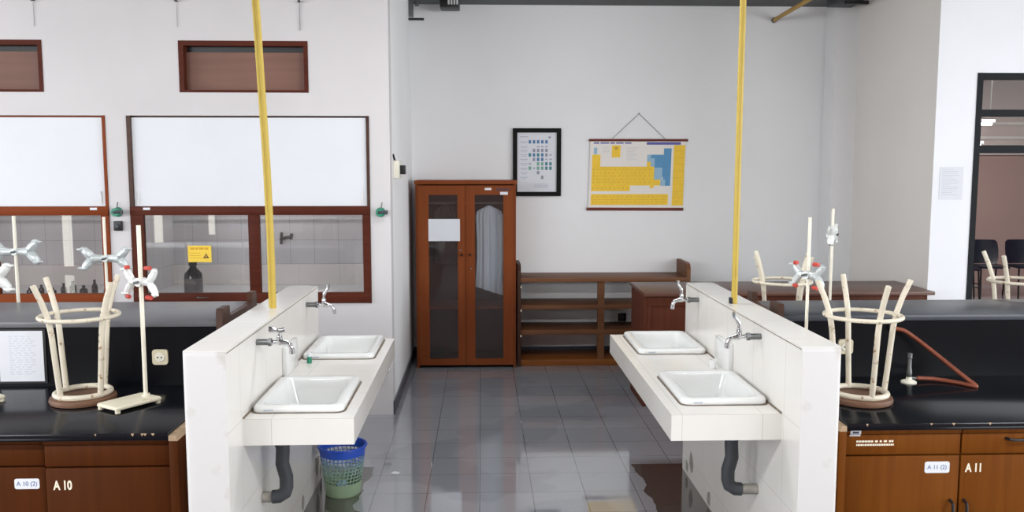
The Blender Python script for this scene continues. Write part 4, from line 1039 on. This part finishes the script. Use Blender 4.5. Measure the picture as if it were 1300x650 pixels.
b = BM(); tube(b, [(px0 - 0.035, ys, 1.452), (px1 - 0.012, ys, 1.448)], 0.0145, 12); obj('bottom_rod', b, 'rodwood', t)
b = BM(); tube(b, [(1.255, ys - 0.004, 2.128), (1.515, YB - 0.008, 2.368)], 0.002, 6); tube(b, [(1.515, YB - 0.008, 2.368), (1.77, ys - 0.004, 2.128)], 0.002, 6); obj('cord', b, 'pvc', t)
b = BM(); tube(b, [(1.515, YB, 2.37), (1.515, YB - 0.02, 2.372)], 0.005, 8); obj('nail', b, 'galv', t)
b = BM()
for r in ((0.02, 0.107, 0.195, 0.745), (0.107, 0.6, 0.375, 0.66), (0.6, 0.64, 0.30, 0.66), (0.64, 0.68, 0.375, 0.70), (0.68, 0.75, 0.57, 0.66), (0.107, 0.43, 0.66, 0.745), (0.02, 0.838, 0.79, 0.955), (0.88, 1.0, 0.05, 0.965), (0.225, 0.315, 0.055, 0.235)): cellbox(b, *r)
obj('yellow_cells', psk(b), 'p_yellow', t)
b = BM()
for r in ((0.68, 0.775, 0.195, 0.39), (0.775, 0.855, 0.10, 0.665), (0.64, 0.68, 0.195, 0.25)): cellbox(b, *r, 1)
cellbox(b, 0.765, 0.775, 0.39, 0.53, 1)
obj('blue_cells', psk(b), 'p_blue', t)
b = BM()
for r in ((0.60, 0.64, 0.195, 0.30), (0.64, 0.68, 0.25, 0.375), (0.68, 0.765, 0.39, 0.57), (0.75, 0.80, 0.57, 0.665), (0.035, 0.07, 0.09, 0.185)): cellbox(b, *r, 1.4)
obj('pale_blue_cells', psk(b), 'p_lblue', t)
b = BM(); cellbox(b, 0.59, 0.95, 0.004, 0.045); x = 0.03
for w in (0.06, 0.09, 0.05, 0.08, 0.07): cellbox(b, x, x + w, 0.008, 0.03); x += w + 0.012
obj('heading_print', psk(b), 'p_purple', t)
b = BM()
for k in range(1, 18): 
    u = 0.02 + k * 0.0455
    cellbox(b, u - 0.0008, u + 0.0008, 0.795 if k else 0, 0.95, 0.4)
    if 2 <= k < 13: cellbox(b, u - 0.0008, u + 0.0008, 0.38, 0.66, 0.4)
for v in (0.47, 0.565): cellbox(b, 0.02, 0.74 if v > .6 else 0.68, v, v + 0.003, 0.4)
cellbox(b, 0.02, 0.838, 0.87, 0.874, 0.4)
for k in range(8): cellbox(b, 0.885, 0.995, 0.14 + k * 0.1, 0.143 + k * 0.1, 0.4)
obj('cell_lines', psk(b), 'p_line', t)
b = BM()
for v in (0.42, 0.515, 0.61, 0.70, 0.83, 0.91):
    for k in range(18):
        u = 0.04 + k * 0.0455
        if (v < 0.78 and u > (0.66 if v < 0.65 else 0.42)) or u > 0.82: continue
        cellbox(b, u - 0.004, u + 0.004, v - 0.008, v + 0.008, 0.8)
cellbox(b, 0.255, 0.285, 0.08, 0.115, 1.2)
obj('cell_print', psk(b), 'p_dots', t)
b = BM()
for k in range(7): cellbox(b, 0.38, 0.50 - 0.02 * (k % 3), 0.09 + k * 0.03, 0.094 + k * 0.03)
for k in range(3): cellbox(b, 0.13, 0.20, 0.09 + k * 0.03, 0.094 + k * 0.03)
obj('small_print', psk(b), 'ink', t)
print_on(t, poster_sheet, ['yellow_cells', 'blue_cells', 'pale_blue_cells', 'heading_print', 'cell_lines', 'cell_print', 'small_print'])

# ------------------------------------------------------------------ notice on the right wall
t = thing('wall_notice', 'faint white printed notice on the bright wall left of the doorway', 'paper', (3.66, YR, 1.6))
b = BM(); box(b, 3.575, 3.762, YR - 0.002, YR - 0.0002, 1.60, 1.856); obj('sheet', b, 'paper_faint', t)
b = BM()
for k in range(14):
    w = 0.14 if k % 4 else 0.09
    box(b, 3.592, 3.592 + w - 0.01 * (k % 3), YR - 0.0027, YR - 0.0018, 1.835 - k * 0.015, 1.838 - k * 0.015)
obj('print', b, 'ink', t)

# ------------------------------------------------------------------ waste basket and scraps
bx, by = -0.80, 4.83
t = thing('waste_basket', 'blue and green perforated plastic basket at the foot of the left half wall', 'basket', (bx, by, 0))
def brad(z): return 0.098 + 0.034 * z / 0.28
b = BM(); n = 32
zrows = [0.0, 0.012, 0.075] + [0.075 + 0.02 * k for k in range(1, 9)] + [0.262, 0.28]
def bv(i, z): 
    a = 2 * PI * i / n + z * 1.6
    return Vector((bx + brad(z) * math.cos(a), by + brad(z) * math.sin(a), z))
for j in range(len(zrows) - 1):
    za, zb = zrows[j], zrows[j + 1]
    for i in range(n):
        q = [bv(i, za), bv(i + 1, za), bv(i + 1, zb), bv(i, zb)]
        if 0.07 < za < 0.232:
            m = sum(q, Vector()) / 4; inn = [p.lerp(m, 0.24) for p in q]
            vo = [b.verts.new(p) for p in q]; vi = [b.verts.new(p) for p in inn]
            for k in range(4): b.faces.new((vo[k], vo[(k + 1) % 4], vi[(k + 1) % 4], vi[k]))
        else:
            b.faces.new([b.verts.new(p) for p in q])
b.faces.new([b.verts.new(bv(i, 0.004)) for i in range(n)])
bmesh.ops.remove_doubles(b, verts=b.verts[:], dist=0.0002)
o = obj('body', b, 'basket', t, 50); md = o.modifiers.new('thickness', 'SOLIDIFY'); md.thickness = 0.002; md.offset = -1
b = BM(); torus(b, (bx, by, 0.281), brad(0.28) + 0.002, 0.0075, 48, 8)
obj('rim', b, 'blueplastic', t)
b = BM(); r0 = random.Random(4); bmesh.ops.create_icosphere(b, subdivisions=2, radius=0.04)
for v in b.verts: v.co = Vector((bx + v.co.x * r0.uniform(.7, 1.2), by - 0.03 + v.co.y * r0.uniform(.7, 1.1), 0.05 + v.co.z * r0.uniform(.7, 1.1)))
o = obj('crumpled_wrapper', b, 'p_lblue', None, 0); recentre(o, (bx, by - 0.03, 0.006)); tag(o, 'crumpled pale blue wrapper lying inside the waste basket', 'rubbish')
b = BM(); prism(b, [(-0.56, 5.12), (-0.515, 5.11), (-0.505, 5.145), (-0.545, 5.16)], 0.0005, 0.004, 'XY'); o = obj('paper_scrap', b, 'paper'); recentre(o, (-0.53, 5.13, 0.0005)); tag(o, 'tiny white scrap on the wet floor right of the basket', 'rubbish')

# ------------------------------------------------------------------ fittings by the ceiling
t = thing('ceiling_bracket', 'thin dark metal bracket in the upper left corner of the alcove', 'bracket', (-0.66, 8.3, ZC))
b = BM(); tube(b, [(-0.60, 8.3, ZC), (-0.60, 8.3, 3.35)], 0.018, 8); box(b, -0.67, -0.63, 8.2, 8.28, 3.24, ZC); obj('post', b, 'galv', t)
b = BM(); box(b, -0.672, -0.53, 8.18, 8.22, 3.205, 3.222); obj('arm', b, 'blackplastic', t)
t = thing('ceiling_speaker', 'small black box with pale fins under the alcove ceiling', 'speaker', (-0.28, 8.2, 3.42))
b = BM(); box(b, -0.38, -0.20, 8.1, 8.3, 3.305, ZC, 0.01); obj('box', b, 'blackplastic', t)
b = BM()
for k in range(4): box(b, -0.305 + k * 0.026, -0.289 + k * 0.026, 8.07, 8.1, 3.33, ZC - 0.002)
obj('fins', b, 'lampbody', t)
t = thing('ceiling_box', 'dark box fitting under the ceiling at the right corner column', 'fitting', (3.4, 8.0, ZC))
b = BM(); box(b, 3.20, 3.44, 7.9, 8.135, 3.33, ZC, 0.008); obj('box', b, 'pvc', t)
b = BM(); box(b, 3.28, 3.48, 7.86, 7.9, 3.315, 3.345); obj('bar', b, 'blackplastic', t)
b = BM(); box(b, -0.672, XR0, 7.75, YB, 3.385, ZC - 0.0005); struct('trim_4', b, 'ceil')

# ------------------------------------------------------------------ chairs and lamps of the room beyond
def make_chair():
    t = thing('plastic_chair', 'chair', 'chair', (0, 0, 0), 'navy chairs in the room beyond')
    b = BM(); L = []
    for z, w, yy in ((0.47, 0.17, 0.17), (0.55, 0.20, 0.20), (0.68, 0.205, 0.225), (0.78, 0.195, 0.25), (0.81, 0.16, 0.255)):
        lp = []
        for k in range(9):
            u = -1 + 2 * k / 8; lp.append((u * w, yy - 0.04 * u * u, z))
        for k in range(9):
            u = 1 - 2 * k / 8; lp.append((u * w, yy - 0.04 * u * u + 0.012, z))
        L.append(lp)
    skin_loops(b, L); obj('backrest', b, 'navy', t, 50)
    b = BM(); L = []
    for ins, z in ((0.01, 0.432), (0, 0.44), (0, 0.452), (0.012, 0.46)):
        L.append([(x, y, z) for x, y in rrect(0.44 - 2 * ins, 0.42 - 2 * ins, 0.06)])
    skin_loops(b, L); obj('seat', b, 'navy', t)
    for sx in (-1, 1):
        b = BM(); tube(b, [(sx * 0.19, -0.20, 0), (sx * 0.185, -0.17, 0.433)], 0.012, 10); obj('leg', b, 'chairleg', t)
        b = BM(); tube(b, [(sx * 0.19, 0.22, 0), (sx * 0.185, 0.17, 0.433), (sx * 0.17, 0.19, 0.5)], 0.012, 10); obj('leg', b, 'chairleg', t)
        b = BM(); tube(b, [(sx * 0.188, -0.185, 0.2), (sx * 0.188, 0.195, 0.2)], 0.009, 8); obj('stretcher', b, 'chairleg', t)
    return t
ch = make_chair(); ch.location = (7.26, 12.1, 0); ch.rotation_euler = (0, 0, math.radians(-6)); ch['label'] = 'navy chair in the room beyond, centre of the doorway view'
dup(ch, (7.80, 12.1, 0), math.radians(-4), 'navy chair in the room beyond, at the right photo edge')
dup(ch, (6.76, 11.9, 0), math.radians(70), 'navy chair in the room beyond, half hidden by the doorway left side')
def lamp(x, y, z, ln, label):
    t = thing('tube_lamp', label, 'lamp', (x, y, z), 'tube lamps of the room beyond')
    b = BM(); box(b, x - ln / 2, x + ln / 2, y - 0.05, y + 0.05, z + 0.035, z + 0.075, 0.004); obj('housing', b, 'lampbody', t)
    b = BM(); tube(b, [(x - ln / 2 + .02, y, z + 0.018), (x + ln / 2 - .02, y, z + 0.018)], 0.017, 10); obj('tube', b, 'tube', t)
    b = BM()
    for s in (-1, 1): tube(b, [(x + s * ln * .35, y, z + 0.075), (x + s * ln * .35, y, ZC)], 0.006, 6)
    obj('hanger', b, 'galv', t)
lamp(6.40, 11.0, 2.39, 0.3, 'upper short lit tube lamp seen through the door transom')
lamp(6.38, 11.3, 2.125, 0.42, 'lower brighter lit tube lamp seen through the door transom')

# ------------------------------------------------------------------ light
def area(name, loc, rot, sx, sy, power, col=(1, 1, 1)):
    l = bpy.data.lights.new(name, 'AREA'); l.shape = 'RECTANGLE'; l.size = sx; l.size_y = sy; l.energy = power; l.color = col
    o = bpy.data.objects.new(name, l); COL.objects.link(o); o.location = loc; o.rotation_euler = rot
    return o
DAY = (0.95, 0.98, 1.0)
for x in (-5.8, 6.1): area('window_daylight', (x, -2.95, 2.35), (math.radians(90), 0, 0), 4.2, 1.4, 240, DAY)
area('window_daylight', (-8.95, 2.55, 2.0), (0, math.radians(-90), 0), 2.1, 5.2, 380, DAY)
area('window_daylight', (8.95, 2.55, 2.0), (0, math.radians(90), 0), 2.1, 5.2, 380, DAY)
for x, z, w, h, p in ((-7.45, 0.68, 0.17, 1.2, 3.5), (-5.83, 0.83, 0.15, 0.9, 2.2), (-4.88, 0.97, 0.11, 0.64, 1.2)): area('window_slit', (x, -2.98, z), (math.radians(90), 0, 0), w, h, p, (1.0, 0.97, 0.85))
for x in (-4.6, -1.6, 1.6, 4.6): area('ceiling_tube_and_fill', (x, 1.0, 3.36), (0, 0, 0), 1.4, 0.3, 70, (0.98, 0.99, 1.0))
for x, p in ((-3.2, 8), (0.2, 34), (3.4, 8)): area('ceiling_tube_and_fill', (x, 4.7, 3.36), (0, 0, 0), 1.2, 0.25, p, (0.98, 0.99, 1.0))  # middle light is added fill that brightens the aisle floor
for x, p in ((-1.7, 6.5), (-3.6, 3.8)): area('hood_fill', (x, 6.9, 2.2), (0, 0, 0), 0.8, 0.12, p, (1.0, 0.98, 0.95))  # added fill hidden behind the sash boards to brighten the chambers
area('far_room_tube', (7.2, 10.3, 3.36), (0, 0, 0), 2.4, 0.6, 130, (1.0, 0.97, 0.94))
w = bpy.data.worlds.new('daylight'); scene.world = w; w.use_nodes = True
bg = w.node_tree.nodes['Background']; sky = w.node_tree.nodes.new('ShaderNodeTexSky'); sky.sky_type = 'HOSEK_WILKIE'; sky.turbidity = 6; sky.sun_direction = (0.3, 0.5, 0.8)
w.node_tree.links.new(sky.outputs['Color'], bg.inputs['Color']); bg.inputs['Strength'].default_value = 1.2

# ------------------------------------------------------------------ camera
F = 1100.0; yaw = math.atan(38 / F); pitch = math.atan(112 / F)
fw = Vector((math.sin(yaw) * math.cos(pitch), math.cos(yaw) * math.cos(pitch), -math.sin(pitch)))
rt = Vector((math.cos(yaw), -math.sin(yaw), 0)); up = rt.cross(fw)
cam = bpy.data.cameras.new('camera'); cam.sensor_width = 36; cam.lens = F * 36 / 1300; cam.clip_end = 100
co = bpy.data.objects.new('camera', cam); COL.objects.link(co)
co.matrix_world = Matrix(((rt.x, up.x, -fw.x, 0), (rt.y, up.y, -fw.y, 0), (rt.z, up.z, -fw.z, 1.85), (0, 0, 0, 1)))
scene.camera = co
vs = scene.view_settings
scene.display_settings.display_device = 'sRGB'
vs.view_transform = 'Standard'; vs.look = 'None'; vs.exposure = 0.12; vs.gamma = 1.0; vs.use_curve_mapping = False
